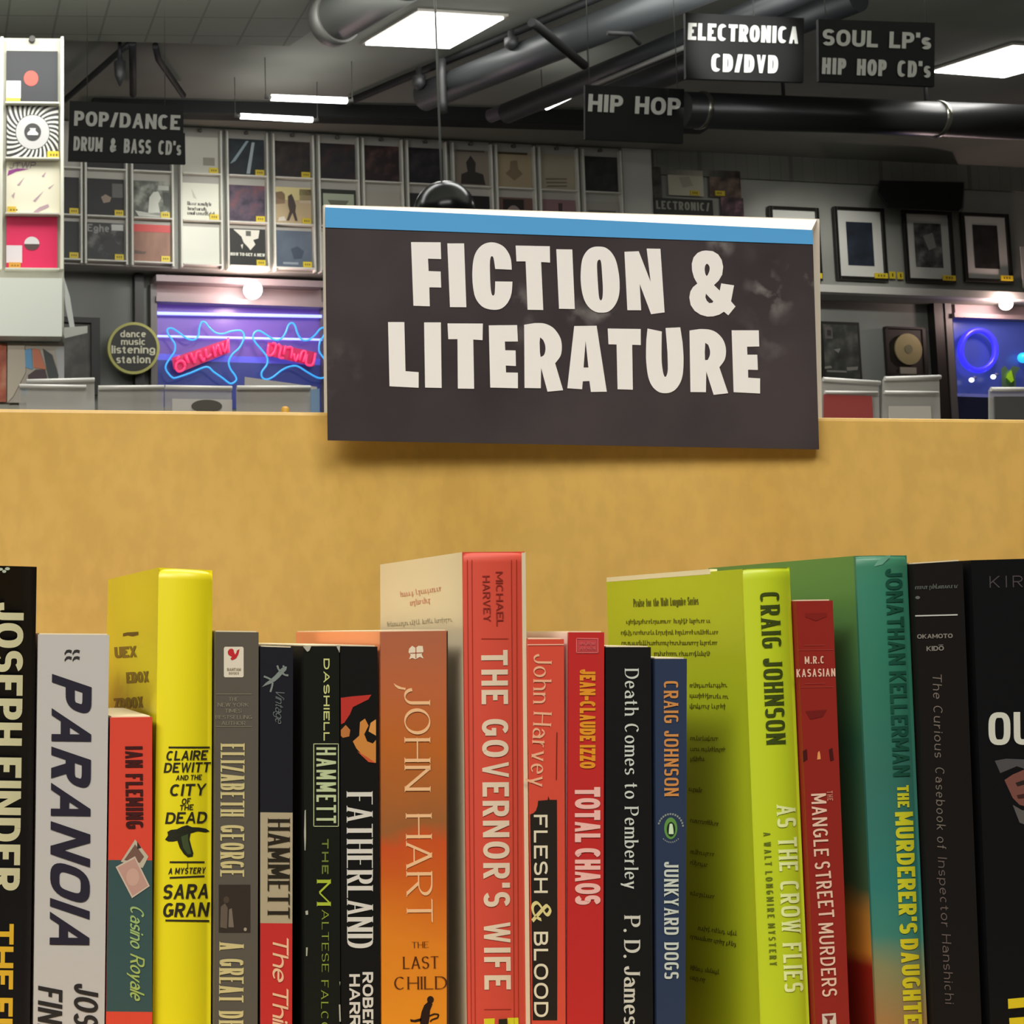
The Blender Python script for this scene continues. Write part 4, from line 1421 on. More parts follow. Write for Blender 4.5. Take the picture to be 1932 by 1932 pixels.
for ci_, rw, mat, lab, stk in COVERS:
    off = .032
    p = wpt(XS[ci_], ZR[rw], off)
    c = Card(lambda u, v, p=p: p, 0, 0, LPW, mat=M(dark(mat), .5) if isinstance(mat, tuple) else mat)
    A = c.art
    k = (ci_, rw)
    if k == (1, 1):
        A([(.38, .5), (.5, .42), (.66, .5), (.62, .62), (.45, .66)], (150, 132, 116)); A(rect(.68, .12, .97, .5), (98, 96, 92))
    if k == (1, 2):
        A(rect(.66, .04, .98, .2), (200, 198, 194)); A([(.45, .5), (.7, .4), (.85, .6), (.7, .85), (.5, .8)], (44, 42, 44))
        letters(c.mb, c.m(.002), 'Eghe', (.02, .15), (.6, .15), .2, M((150, 148, 144)), 'sans')
    if k == (2, 1):
        A([(.4, .9), (.44, .45), (.55, .3), (.68, .28), (.76, .45), (.68, .6), (.74, .95)], (214, 214, 202)); A([(.05, .82), (.5, .88), (.92, .8), (.9, .97), (.15, .97)], (206, 206, 196))
        A([(.8, .3), (.97, .3), (.97, .7), (.82, .65)], (56, 58, 48)); A(rect(.68, .12, .97, .24), (190, 190, 180))
    if k == (2, 2):
        A(rect(0, 0, 1, .2), (206, 62, 60)); A([(.02, .7), (.35, .74), (.3, .8), (.02, .8)], (86, 58, 44))
    if k == (3, 0):
        A(rect(.58, .56, .9, .78), (150, 146, 132))
    if k == (3, 1):
        for j, (yy, a_, b_) in enumerate(((.56, .14, .76), (.7, .15, .66), (.82, .14, .9))):
            greek(c.mb, c.m(.002), (a_, yy), (b_, yy), .1, M((60, 58, 52)), 80 + j, 1.6)
        A([(.25, .15), (.3, .4), (.4, .45), (.33, .3)], (196, 196, 182))
    if k == (4, 0):
        A([(.5, .05), (.58, .05), (.2, .62), (.05, .7)], (150, 168, 176)); A([(.66, .08), (.74, .08), (.6, .95), (.5, .95)], (168, 180, 184))
    if k == (4, 2):
        A([(.12, .03), (.84, .03), (.8, .25), (.66, .3), (.72, .42), (.58, .58), (.52, .5), (.4, .38), (.34, .22)], (220, 218, 206)); A(rect(.46, .06, .6, .2), (90, 90, 82), .003)
        A([(.32, .45), (.38, .42), (.36, .56)], (220, 218, 206))
        letters(c.mb, c.m(.002), 'NOW TO GET A NEW', (.03, .7), (.98, .7), .085, M((220, 218, 206)), 'heavy')
    if k == (5, 1):
        A(rect(0, 0, 1, .35), (226, 210, 150)); A([(.02, .15), (.2, .12), (.28, .2), (.28, .45), (.02, .48)], (150, 120, 92)); A(rect(.68, .04, 1, .2), (84, 60, 48))
        A(rect(.68, .2, 1, .42), (206, 186, 160)); A([(.36, .25), (.46, .18), (.52, .3), (.58, .5), (.56, .66), (.62, .92), (.55, .92), (.48, .7), (.38, .92), (.31, .92), (.4, .66), (.36, .5)], (70, 54, 46), .003)
        A([(.1, .84), (.25, .8), (.3, .92), (.08, .94)], (224, 214, 200))
    if k == (5, 2):
        A([(.42, .5), (.6, .42), (.78, .55), (.72, .75), (.5, .78)], (62, 72, 90)); A(rect(.2, .86, .62, .92), (150, 158, 168))
    if k == (6, 1):
        A(rect(.08, .12, .94, 1), (176, 184, 160)); A([(.2, .3), (.8, .3), (.7, .45), (.3, .45)], (110, 112, 94), .003)
    if k == (9, 0):
        A([(.2, .95), (.22, .68), (.4, .6), (.36, .35), (.5, .15), (.64, .35), (.62, .6), (.84, .66), (.9, .95)], (58, 52, 48)); A(rect(.1, -.0, .9, .05), (96, 84, 72), .003)
    if k == (10, 0):
        A([(.4, .25), (.6, .22), (.62, .45), (.75, .6), (.5, .8), (.25, .6), (.38, .48)], (140, 122, 96)); A(rect(.05, -.0, .9, .06), (84, 70, 48), .003)
    if k == (10, 1):
        A(rect(.15, .05, .75, 1), (42, 36, 32)); A(ell(.45, .6, .24, .38), (150, 134, 126), .003)
    if k == (11, 0):
        for j in range(3):
            A([(.16 + j * .03, .68 + j * .1), (.78, .66 + j * .1), (.78, .7 + j * .1), (.16, .73 + j * .1)], (124, 112, 94))
    if k == (11, 1):
        A([(.5, .1), (.62, .1), (.6, .8), (.52, .8)], (70, 54, 56))
    if k == (12, 1):
        A(rect(.1, .25, .9, 1), (112, 112, 100)); A([(.4, .4), (.66, .35), (.7, .6), (.45, .62)], (92, 82, 66), .003)
    if k == (8, 1):
        A([(.3, .5), (.6, .4), (.7, .8), (.35, .9)], (90, 86, 82))
    o = c.mb.build('record_cover')
    tag(o, lab, 'record', 'records in the wall racks')
    if stk:
        sticker(c, o)

# three covers and a header card right of the pilaster
def wall_card(cx, cy, w, h, mat, lab, name='record_cover', cat='record', mapf=None, grp='records right of the pilaster', th=.006):
    c = Card(mapf or wm(.03), cx, cy, w, h, th=th, mat=M(mat, .5) if isinstance(mat, tuple) else mat)
    c.fin = lambda: tag(c.mb.build(name), lab, cat, grp)
    return c


c = wall_card(1240, 348, .075, .3, dk((70, 66, 62), (120, 112, 104)), 'sliver of a brown record cover at the pilaster edge, right of it'); c.fin()
c = wall_card(1294, 345, .31, .22, (196, 190, 172), 'white record cover high on the wall between the pilaster and the brown cover')
c.art([(.3, .3), (.6, .25), (.7, .6), (.4, .7)], (172, 166, 150)); o = c.fin(); sticker(c, o, .6, .8, .85, .98)
c = wall_card(1368, 347, .28, .23, dk((92, 74, 68), (122, 98, 88), (140, 116, 104)), 'brown record cover at the right end, above the purple one'); o = c.fin(); sticker(c, o, .15, .78, .45, .96)
c = wall_card(1382, 393, .2, .18, dk((72, 56, 62), (100, 74, 84), (150, 110, 120)), 'purple-brown record cover right of the black header card'); c.fin()
c = wall_card(1290, 394, .52, .17, (40, 40, 36), 'small black header card with grey lettering just above the blue stripe', 'header_card', 'sign', wm(.05), None)
letters(c.mb, c.m(.003), 'LECTRONIC/', (.03, .36), (.94, .36), .42, M((150, 150, 138)), 'bold', a=.1)
c.fin()

# framed prints standing on the ledge
def framed(cx, y0, y1, x0, x1, pr, lab, ptm, sx=(.72, .97), shape=None):
    mp_ = wm(.06)
    a, b_ = mp_(x0, (y0 + y1) / 2), mp_(x1, (y0 + y1) / 2)
    w, hh = (b_ - a).length, mp_(cx, y0).z - mp_(cx, y1).z
    c = Card(mp_, cx, (y0 + y1) / 2, w, hh, mat=M((28, 26, 24), .4))
    base = c.c - UZ * hh / 2
    t = thing('framed_print', base, lab, 'picture', 'framed prints along the ledge')
    mb = MB(); fw = .03
    for dx, dz, ww, h2 in ((-w / 2 + fw / 2, 0, fw, hh), (w / 2 - fw / 2, 0, fw, hh), (0, hh / 2 - fw / 2, w - 2 * fw, fw), (0, -hh / 2 + fw / 2, w - 2 * fw, fw)):
        mb.box(c.c + WX * dx + UZ * dz - WN * .012, WA, (ww, .028, h2), M((30, 28, 25), .4), .003)
    mb.build('frame', t)
    mb = MB(); mb.box(c.c - WN * .018, WA, (w - 2 * fw, .006, hh - 2 * fw), M((214, 212, 206), .6)); mt = mb.build('mount', t)
    mb = MB(); mb.outline([rect(*pr)], c.m(-.013), ptm)
    if shape:
        for pts, colr in shape:
            mb.outline([pts], c.m(-.012), M(colr, .5))
    mb.build('print', mt)
    sticker(c, t, sx[0], .9, sx[1], .97)
    return t


framed(1502, 390, 528, 1455, 1549, (.24, .2, .76, .78), 'framed print half hidden behind the right end of the big dark sign', M((58, 60, 62), .5))
framed(1625, 391, 528, 1577, 1672, (.24, .2, .76, .8), 'black-framed dark blue print, second along the ledge', mottle(((30, 34, 42), (44, 52, 66)), 7))
framed(1754, 398, 532, 1708, 1800, (.22, .17, .78, .79), 'black-framed grey print under the dark wedge speaker', mottle(((50, 50, 50), (84, 84, 84), (128, 128, 126)), 9),
       shape=[([(.4, .35), (.6, .3), (.66, .5), (.5, .55)], (140, 140, 138))])
framed(1863, 402, 532, 1818, 1908, (.24, .17, .76, .8), 'black-framed charcoal print, right end of the ledge row', mottle(((38, 36, 36), (58, 54, 54)), 8))
c = wall_card(1945, 505, .17, .36, (206, 204, 198), 'white-mounted picture cut by the right edge of the photo', 'mounted_picture', 'picture', wm(.05), None); c.fin()
for i, (u, v, lab) in enumerate(((1684, 519, 'yellow price card on the ledge, left of the pair'), (1699, 520, 'yellow price card on the ledge, right of the pair'))):
    c = Card(wm(.05), u, v, .055, .06, th=.004, mat=M((222, 196, 46), .5))
    c.art(rect(.4, .25, .6, .75), (70, 60, 30))
    tag(c.mb.build('price_card'), lab, 'price card', 'yellow price cards on the ledge')
# wedge speaker
mb = MB(); f0 = wm(.3); f1 = wm(.002)
lp = [(1655, 365), (1660, 340), (1820, 343), (1818, 392), (1812, 400), (1690, 395), (1676, 394)]
mb.prism([f0(*p) for p in [(1657, 362), (1662, 342), (1818, 345), (1815, 392), (1808, 399), (1690, 393), (1678, 392)]], [f1(*p) for p in lp], M((16, 16, 18), .5, spec=.3))
tag(mb.build('wall_speaker'), 'dark wedge-shaped speaker box mounted above the framed prints', 'speaker')

# ------------------------------------------------------------------ lower wall: posts, windows, neon, frames
post = M((40, 36, 34), .5)
for x0, x1, y0, y1, n in ((255, 272, 516, 800, 6), (1769, 1789, 556, 810, 7)):
    mb = MB(); wbox(mb, lw(.08), x0, y0, x1, y1, .079, post); struct('trim_%d' % n, mb, 'dark upright post on the lower back wall')


def glow(rgb, st, base=None):
    return M(rgb, .3, 0, st)


def window(n, x0, y0, x1, y1, panes, hdr, lab):
    w = thing('window_%d' % n, lw(.002)((x0 + x1) / 2, y1), lab, 'window')
    w['kind'] = 'structure'
    fr = M((104, 101, 100), .5)
    mb = MB()
    wbox(mb, lw(.09), x0 - 12, y0 - 40, x0, y1 + 20, .088, fr); wbox(mb, lw(.09), x1, y0 - 40, x1 + 12, y1 + 20, .088, fr)
    mb.build('window_frame', w)
    mb = MB()
    for k, (y, hh, th) in enumerate(hdr):
        wbox(mb, lw(th), x0 - 1, y, x1 + 1, y + hh, th - .002, M((150, 134, 138), .5))
    mb.build('header', w)
    for a, b_, colr, st in panes:
        mb = MB(); wbox(mb, lw(.006), x0, a, x1, b_, .004, glow(colr, st)); mb.build('pane', w)  # neon wash behind the glass put into pane colour and emission
    return w


window(1, 297, 575, 611, 772, ((575, 672, (96, 70, 148), .42), (672, 684, (84, 84, 196), .6), (684, 772, (46, 54, 116), .42)), ((524, 12, .2), (536, 28, .06), (564, 10, .12)),
       'wide window with a lamp-lit header, purple at the top and navy below')
window(2, 1803, 603, 2010, 815, ((603, 745, (58, 70, 142), .5), (745, 751, (96, 100, 160), .5), (751, 815, (20, 24, 42), .3)), ((556, 4, .2), (560, 34, .06), (594, 8, .12)),
       'blue window at the right edge under a warm lamp')
bar = glow((150, 160, 255), 2.2)
for (u0, v0, u1, v1, r, lab) in ((296, 591, 611, 597, .013, 'upper pale blue neon bar across the window'), (296, 634, 611, 641, .009, 'lower thin blue neon bar across the window')):
    mb = MB(); mb.tube([lw(.05)(u0, v0), lw(.05)(u1, v1)], r, bar, 8)
    tag(mb.build('neon_bar'), lab, 'neon light', 'neon bars in the window')
NZ = (280, 510, 5.682)
cy = glow((52, 150, 220), 1.1)
pkn = glow((255, 60, 110), 1.0)
star1 = [(200, 640), (215, 690), (255, 745), (285, 800), (280, 870), (240, 930), (190, 1010), (190, 1070), (250, 1145), (300, 1150), (450, 1100), (620, 1035), (700, 1090), (800, 1160),
         (880, 1215), (940, 1180), (930, 1130), (880, 1060), (860, 980), (900, 900), (975, 830), (1020, 740), (1020, 680), (980, 645), (880, 655), (800, 680), (720, 670), (650, 610), (610, 560),
         (570, 555), (545, 620), (535, 700), (490, 745), (420, 735), (330, 670), (270, 630), (230, 620)]
star2 = [(1120, 720), (1140, 665), (1190, 650), (1260, 690), (1350, 745), (1420, 735), (1470, 670), (1500, 590), (1535, 565), (1570, 590), (1600, 680), (1650, 745), (1720, 745), (1790, 690), (1840, 630),
         (1880, 620), (1880, 700), (1840, 760), (1830, 860), (1870, 930), (1930, 1000), (1940, 1100), (1880, 1150), (1810, 1150), (1700, 1090), (1600, 1030), (1520, 1030), (1430, 1070), (1340, 1140), (1270, 1170), (1220, 1150),
         (1215, 1090), (1270, 1010), (1270, 930), (1210, 850), (1150, 780)]
WORD1 = [[(390, 1040), (365, 1075), (320, 1085), (295, 1050), (300, 1000), (340, 970), (385, 985), (395, 1030)], [(300, 960), (330, 920)], [(400, 905), (430, 990), (400, 930)],
         [(450, 885), (500, 990)], [(500, 960), (520, 880), (560, 870)], [(550, 900), (590, 970), (600, 940)], [(610, 840), (630, 930), (670, 900)], [(690, 810), (720, 920)],
         [(720, 870), (740, 790), (780, 900)], [(790, 780), (820, 880), (850, 740)], [(855, 720), (860, 880)]]
WORD2 = [[(1290, 790), (1280, 900), (1320, 910), (1350, 870)], [(1330, 780), (1370, 800), (1340, 900)], [(1390, 790), (1420, 830), (1400, 930), (1450, 940)], [(1470, 810), (1450, 900)],
         [(1480, 830), (1540, 830), (1530, 940)], [(1560, 890), (1580, 970), (1610, 900)], [(1620, 960), (1650, 870), (1690, 880), (1660, 980)], [(1700, 900), (1690, 1000), (1740, 1020), (1770, 990), (1790, 890)]]
for st, wd, pl, lab in ((star1, WORD1, [(250, 940), (840, 740), (870, 880), (350, 1090), (270, 1060)], 'cyan star-shaped neon sign with a pink word, left one in the window'),
                        (star2, WORD2, [(1280, 770), (1800, 880), (1780, 1030), (1260, 910)], 'cyan star-shaped neon sign with a pink word, beside the edge of the big dark sign')):
    cpt = zz(NZ, [(sum(p[0] for p in st) / len(st), max(p[1] for p in st))])[0]
    t = thing('neon_sign', lw(.08)(*cpt), lab, 'neon light', 'star neon signs in the window')
    mb = MB(); mb.tube([lw(.085)(*p) for p in catmull(zz(NZ, st), 4, True)], .0072, cy, 7, True); mb.build('star_outline', t)
    mb = MB()
    for w_ in wd:
        mb.tube([lw(.1)(*p) for p in catmull(zz(NZ, w_), 3)], .0085, pkn, 6)
    mb.build('script_word', t)
    mb = MB(); q = zz(NZ, pl); mb.prism([lw(.07)(*p) for p in q], [lw(.06)(*p) for p in q], glow((170, 34, 84), .4)); mb.build('glow_plate', t)  # pink glow around the word put into a dim emissive plate
ringp = [lw(.07)(1845 + 33 * math.cos(a), 661 + 38 * math.sin(a)) for a in [i * math.pi / 16 for i in range(32)]]
mb = MB(); mb.tube(ringp, .024, glow((52, 48, 255), 1.2), 8, True)
tag(mb.build('neon_ring'), 'round deep blue neon ring in the right window', 'neon light')
mb = MB(); mb.sphere(lw(.06)(1931, 675), .045, glow((40, 170, 235), 1.5), 16, 10)
tag(mb.build('neon_lamp'), 'small cyan glowing globe cut by the right edge of the photo', 'lamp')
mb = MB()
q = [(1889, 695), (1896, 690), (1903, 700), (1911, 690), (1925, 694), (1916, 706), (1917, 733), (1890, 733)]
mb.prism([lw(.16)(*p) for p in q], [lw(.06)(*p) for p in q], M((110, 150, 120), .2))
q2 = [(1900, 706), (1908, 698), (1913, 718), (1908, 722), (1898, 712)]
mb.prism([lw(.175)(*p) for p in q2], [lw(.161)(*p) for p in q2], M((170, 230, 50), .4, 0, .25))
tag(mb.build('glass_vase'), 'green-tinted glass vase with a lime shape under the right window ring', 'vase')
for u, v, rr, lab in ((1833, 717, .02, 'left of the two small white spot bulbs'), (1874, 711, .02, 'right of the two small white spot bulbs')):
    mb = MB(); mb.sphere(lw(.08)(u, v), rr, glow((225, 228, 255), 2.5), 14, 8)
    mb.tube([lw(.07)(u + 4, v - 6), lw(.07)(u + 9, v - 4)], .008, M((160, 160, 180), .4), 6)
    tag(mb.build('spot_bulb'), lab + ' in the blue window', 'lamp', 'white spot bulbs')
# header lamps
for u, v, pw, rr, lab in ((477, 547, 14, .075, 'glaring round lamp on the header of the neon window'), (1898, 574, 10, .05, 'small glaring lamp on the header of the right window')):
    mb = MB(); mb.sphere(lw(.24)(u, v), rr, glow((255, 236, 226), 12), 20, 12)
    lamp = thing('header_lamp', lw(.24)(u, v), lab, 'lamp')
    mb.build('bulb', lamp)
    mb = MB(); mb.tube([lw(.19)(u, v), lw(.06)(u, v)], .03, M((120, 110, 110), .4), 10); mb.build('socket', lamp)
    l = bpy.data.lights.new('header_lamp_light', 'POINT'); l.energy = pw; l.color = (1, .72, .66); l.shadow_soft_size = rr
    lo = bpy.data.objects.new('header_lamp_light', l); COL.objects.link(lo); lo.location = lw(.36)(u, v)

# framed poster, gold record
c = wall_card(1587, 662, .36, .5, (30, 30, 28), 'dark framed poster left of the gold record', 'framed_poster', 'picture', lw(.05), None, .03)
c.art(rect(.06, .05, .94, .96), mottle(((34, 36, 34), (48, 54, 50), (84, 84, 78)), 7), .002)
c.art(rect(.1, .1, .3, .3), (88, 84, 80), .004); c.art(rect(.16, .15, .26, .25), (48, 46, 44), .006)
for q in ([(.05, .78), (.2, .76), (.24, .8), (.05, .82)], [(.6, .78), (.9, .76), (.88, .82), (.62, .84)], [(.3, .48), (.48, .46), (.42, .54)], [(.1, .84), (.6, .84), (.6, .87), (.1, .87)]):
    c.art(q, (120, 120, 114), .004)
c.fin()
t = thing('framed_record', lw(.05)(1710, 712), 'gold record in a dark square frame beside the black post', 'framed record')
c = Card(lw(.05), 1710, 663, .365, .42, th=.03, mat=M((34, 28, 22), .5))
for q in (rect(0, 0, 1, .04), rect(0, .96, 1, 1), rect(0, 0, .05, 1), rect(.95, 0, 1, 1)):
    c.art(q, (22, 18, 16), .012)
c.mb.build('frame', t)
mb = MB()
cc = c.m(.02)(.52, .46)
ring = [cc + WX * .125 * math.cos(a) + UZ * .135 * math.sin(a) for a in [i * math.pi / 20 for i in range(40)]]
mb.prism(ring, [p - WN * .012 for p in ring], M((176, 168, 126), .4, .6))
gd = mb.build('gold_disc', t); mb = MB()
ring = [cc + WN * .003 + WX * .035 * math.cos(a) + UZ * .038 * math.sin(a) for a in [i * math.pi / 12 for i in range(24)]]
mb.prism(ring, [p - WN * .003 for p in ring], M((120, 116, 84), .5))
mb.build('disc_label', gd)
mb = MB(); r = rect(.3, .83, .7, .97); mb.prism([c.m(.012)(*p) for p in r], [c.m(.001)(*p) for p in r], M((166, 162, 150), .4, .3)); mb.build('plaque', t)
# framed dark poster at left
t = thing('framed_poster', lw(.05)(155, 735), 'black-framed dark poster between the white board and the round sign', 'picture')
c = Card(lw(.05), 150, 672, .32, .62, th=.02, mat=mottle(((52, 50, 46), (70, 68, 62), (92, 90, 86)), 6))
c.mb.build('poster', t)
mb = MB()
for q in (rect(0, 0, 1, .07), rect(.78, .07, 1, 1), rect(0, .07, .06, 1)):
    mb.prism([c.m(.03)(*p) for p in q], [c.m(.001)(*p) for p in q], M((26, 24, 22), .5))
mb.build('frame', t)
# round sign on the post
RZ = (0, 580, 6.0375)
t = thing('round_sign', lw(.16)(252, 705), 'round black sign with an olive rim hung on the dark post', 'sign')
cr = lw(.16)
mb = MB()
o_, i_ = [cr(252 + 49 * math.cos(a), 657 + 49 * math.sin(a)) for a in [k * math.pi / 28 for k in range(56)]], [cr(252 + 44 * math.cos(a), 657 + 44 * math.sin(a)) for a in [k * math.pi / 28 for k in range(56)]]
mb.prism(i_, [p - WN * .07 for p in i_], M((30, 30, 24), .5))
for tx, x0, x1, y, hh in (('dance', 1370, 1662, 300, 78), ('music', 1378, 1662, 388, 78), ('listening', 1270, 1768, 478, 92), ('station', 1325, 1715, 590, 92)):
    q = zz(RZ, [(x0, y), (x1, y)])
    letters(mb, lw(.163), tx, q[0], q[1], hh / 6.0375, M((214, 212, 186), .5), 'bold', a=.1, b=.08)
mb.build('disc', t)
mb = MB()
oo = [p + WN * .004 for p in o_]; ii = [p + WN * .004 for p in i_]
N = len(oo)
for k in range(N):
    j = (k + 1) % N
    mb.poly([oo[k], oo[j], ii[j], ii[k]], M((176, 174, 92), .5))
    mb.poly([oo[k], oo[j], oo[j] - WN * .04, oo[k] - WN * .04], M((176, 174, 92), .5))
    mb.poly([ii[k], ii[j], ii[j] - WN * .04, ii[k] - WN * .04], M((176, 174, 92), .5))
mb.build('rim', t)

# ------------------------------------------------------------------ record display column at the left
YD = 9.5
dm = lambda off=0.0: planemap((0, YD, 0), (0, -1, 0), off)
DA = (Vector((1, 0, 0)), Vector((0, -1, 0)), UZ)


def dpt(u, v, off=0.0):
    return dm(off)(u, v)


xa, xb = dpt(-30, 400).x, dpt(121, 400).x
zt = dpt(60, 71).z
col = thing('display_column', ((xa + xb) / 2, YD + .25, 0), 'pale free-standing display column of records at the left edge', 'display')
mb = MB(); mb.box(((xa + xb) / 2, YD + .251, zt / 2), AX, (xb - xa, .5, zt), M((186, 184, 170), .7), .01); mb.build('body', col)
for u in (3, 116):
    a, b_ = dpt(u, 75), dpt(u, 512)
    mb = MB(); mb.box((a.x, YD - .03, (a.z + b_.z) / 2), AX, (.018, .055, a.z - b_.z), M((222, 220, 204), .5), .003); mb.build('rail', col)
for v in (199, 303, 407, 511):
    a = dpt(60, v)
    mb = MB(); mb.box((a.x, YD - .03, a.z), AX, (.33, .055, .012), M((206, 204, 190), .5), .002); mb.build('ledge', col)
mb = MB(); a = dpt(60, 77); mb.tube([a + Vector((0, .01, 0)), a + Vector((0, -.04, 0))], .02, M((60, 58, 54)), 8); mb.build('hook', col)


class DCard(Card):
    def __init__(s, x0, y0, x1, y1, off=.012, th=.006, mat=None):
        a, b_ = dpt(x0, (y0 + y1) / 2, off), dpt(x1, (y0 + y1) / 2, off)
        s.c = (a + b_) / 2
        s.w = b_.x - a.x
        s.h = dpt((x0 + x1) / 2, y0, off).z - dpt((x0 + x1) / 2, y1, off).z
        s.mb = MB()
        s.mb.box(s.c + Vector((0, th / 2, 0)), DA, (s.w, th, s.h), M(mat, .5) if isinstance(mat, tuple) else mat)

    def m(s, lift):
        return lambda x, y: s.c + Vector(((x - .5) * s.w, -lift, (.5 - y) * s.h))


G = 'records on the display column'
c = DCard(12, 96, 109, 196, mat=(22, 23, 30))
c.art(ell(.48, .52, .14, .145), (214, 74, 60)); c.art(rect(.0, .57, .28, .9), (226, 228, 226))
o = tag(c.mb.build('record_cover'), 'black record cover with a small red disc, top of the display column', 'record', G); sticker(c, o, .0, .9, .27, 1.0)
c = DCard(12, 199, 111, 300, mat=(38, 36, 35))
ray_m = M((214, 212, 204), .5)
for k in range(30):
    a0 = 2 * math.pi * k / 30
    L_, R_ = [], []
    for j in range(7):
        rr = .33 + j * .065
        tw = a0 + (rr - .33) * 1.1
        L_.append((.5 + rr * math.cos(tw), .5 + rr * math.sin(tw))); R_.append((.5 + rr * math.cos(tw + .1), .5 + rr * math.sin(tw + .1)))
    for j in range(6):
        q = [L_[j], L_[j + 1], R_[j + 1], R_[j]]
        q = [(min(.99, max(.01, x)), min(.99, max(.01, y))) for x, y in q]
        c.mb.poly([c.m(.002)(*p) for p in q], ray_m)
c.art(ell(.5, .5, .32, .32, 32), (190, 188, 186), .003); c.art(ell(.5, .5, .16, .165), (50, 48, 48), .005); c.art([(.4, .52), (.46, .46), (.44, .43), (.56, .43), (.55, .47), (.61, .53), (.6, .56), (.4, .56)], (206, 204, 202), .007)
o = tag(c.mb.build('record_cover'), 'black and white record cover with a swirling sunburst', 'record', G); sticker(c, o, .78, .86, 1, 1)
c = DCard(12, 304, 113, 405, mat=(238, 232, 208))
letters(c.mb, c.m(.002), 'JTWP', (.06, .09), (.55, .07), .12, M((170, 150, 160), .5), 'bold', slant=.2, a=.07)
c.art([(.02, .28), (.04, .18), (.2, .14), (.42, .15), (.18, .2)], (150, 60, 140))
for q in ([(.5, .95), (.62, .86), (.78, .8), (.8, .85), (.66, .92), (.55, .98)], [(.1, .65), (.16, .58), (.14, .7)], [(.2, .45), (.34, .3), (.24, .46)], [(.5, .74), (.7, .55), (.54, .76)], [(.66, .28), (.74, .2), (.7, .3)], [(.78, .5), (.9, .42), (.8, .52)]):
    c.art(q, (186, 156, 166))
o = tag(c.mb.build('record_cover'), 'cream record cover with pale pink and purple scribbles', 'record', G); sticker(c, o, .02, .86, .18, .99, (222, 186, 60))
c = DCard(12, 409, 108, 508, mat=(230, 44, 96))
mp2 = c.m(.002)
c.mb.outline([[(.5 + .15 * math.cos(a), .52 - .14 * math.sin(a)) for a in [k * math.pi / 12 for k in range(13)]]], mp2, M((226, 222, 220)))
c.mb.outline([[(.5 + .15 * math.cos(a), .52 + .12 * math.sin(a)) for a in [k * math.pi / 12 for k in range(13)]]], mp2, M((90, 70, 66)))
c.art(rect(0, .55, .31, .88), (232, 222, 226))
o = tag(c.mb.build('record_cover'), 'hot pink record cover with a half white, half dark disc', 'record', G); sticker(c, o, .05, .88, .28, 1, (226, 160, 60))
# white board with its bracket, posters below
c = DCard(-20, 524, 117, 634, off=.2, th=.19, mat=(226, 228, 218))
bd = thing('white_board', c.c - UZ * c.h / 2, 'blank white board jutting out below the pink record', 'board')
c.mb.build('panel', bd)
mb = MB(); mb.prism([dpt(*p, .17) for p in [(121, 524), (132, 560), (141, 617), (132, 620), (124, 580), (118, 540)]], [dpt(*p, .15) for p in [(121, 524), (132, 560), (141, 617), (132, 620), (124, 580), (118, 540)]], M((186, 188, 184), .4)); mb.build('bracket', bd)
mb = MB(); q = [(117, 618), (165, 615), (165, 628), (122, 638)]; mb.prism([dpt(*p, .18) for p in q], [dpt(*p, .02) for p in q], M((170, 170, 162), .4)); mb.build('side_shelf', bd)
c = DCard(14, 646, 121, 760, off=.03, mat=(190, 180, 166))
for q, colr in (([(0, .05), (.3, .05), (.32, .5), (.1, .9), (0, 1)], (206, 192, 174)), ([(.24, .15), (.42, .1), (.44, .45), (.26, .4)], (110, 170, 214)), ([(.44, .1), (.56, .12), (.68, .45), (.46, .42)], (214, 128, 98)),
                ([(.36, .55), (.5, .45), (.66, .45), (.7, .6), (.85, .95), (.4, .95)], (84, 66, 70)), ([(.5, .75), (.62, .58), (.76, .66), (.78, .95), (.5, .98)], (146, 114, 88)),
                ([(.62, .1), (.78, .2), (.9, .55), (.8, .9), (.7, .5)], (74, 80, 78)), ([(.84, .1), (1, .05), (1, .9), (.9, .6)], (186, 184, 184)), ([(.25, .72), (.4, .7), (.42, .88), (.26, .88)], (110, 164, 204)),
                ([(.0, .5), (.1, .48), (.1, .62), (0, .62)], (130, 178, 200))):
    c.art(q, colr, .002 + .001 * len(q))
tag(c.mb.build('colour_poster'), 'multicoloured painted poster under the white board', 'poster')
c = DCard(-30, 648, 12, 758, off=.03, mat=mottle(((150, 70, 50), (190, 100, 70), (220, 160, 130)), 6))
tag(c.mb.build('colour_poster'), 'red-brown poster cut by the left edge of the photo', 'poster')

# ------------------------------------------------------------------ plastic dividers on the record bins behind the bookcase
YR = 3.2
ZR2 = .9 + (1195 - 830) * YR / 3000
bin_ = thing('record_bin', (1.6, YR + .32, 0), 'long record bin hidden behind the bookcase, carrying the clear plastic dividers', 'record bin')
mb = MB(); mb.box((1.1, YR + .32, ZR2 / 2), AX, (4.2, 1.04, ZR2), M((90, 84, 78), .6)); mb.build('body', bin_)
acr = clear_plastic((218, 217, 212), .5)
acr_e = M((236, 236, 230), .2, 0, 0)  # opaque white standing for highlights along the clear edges
rm = lambda off=0.0: planemap((0, YR, 0), (0, -1, 0), off)


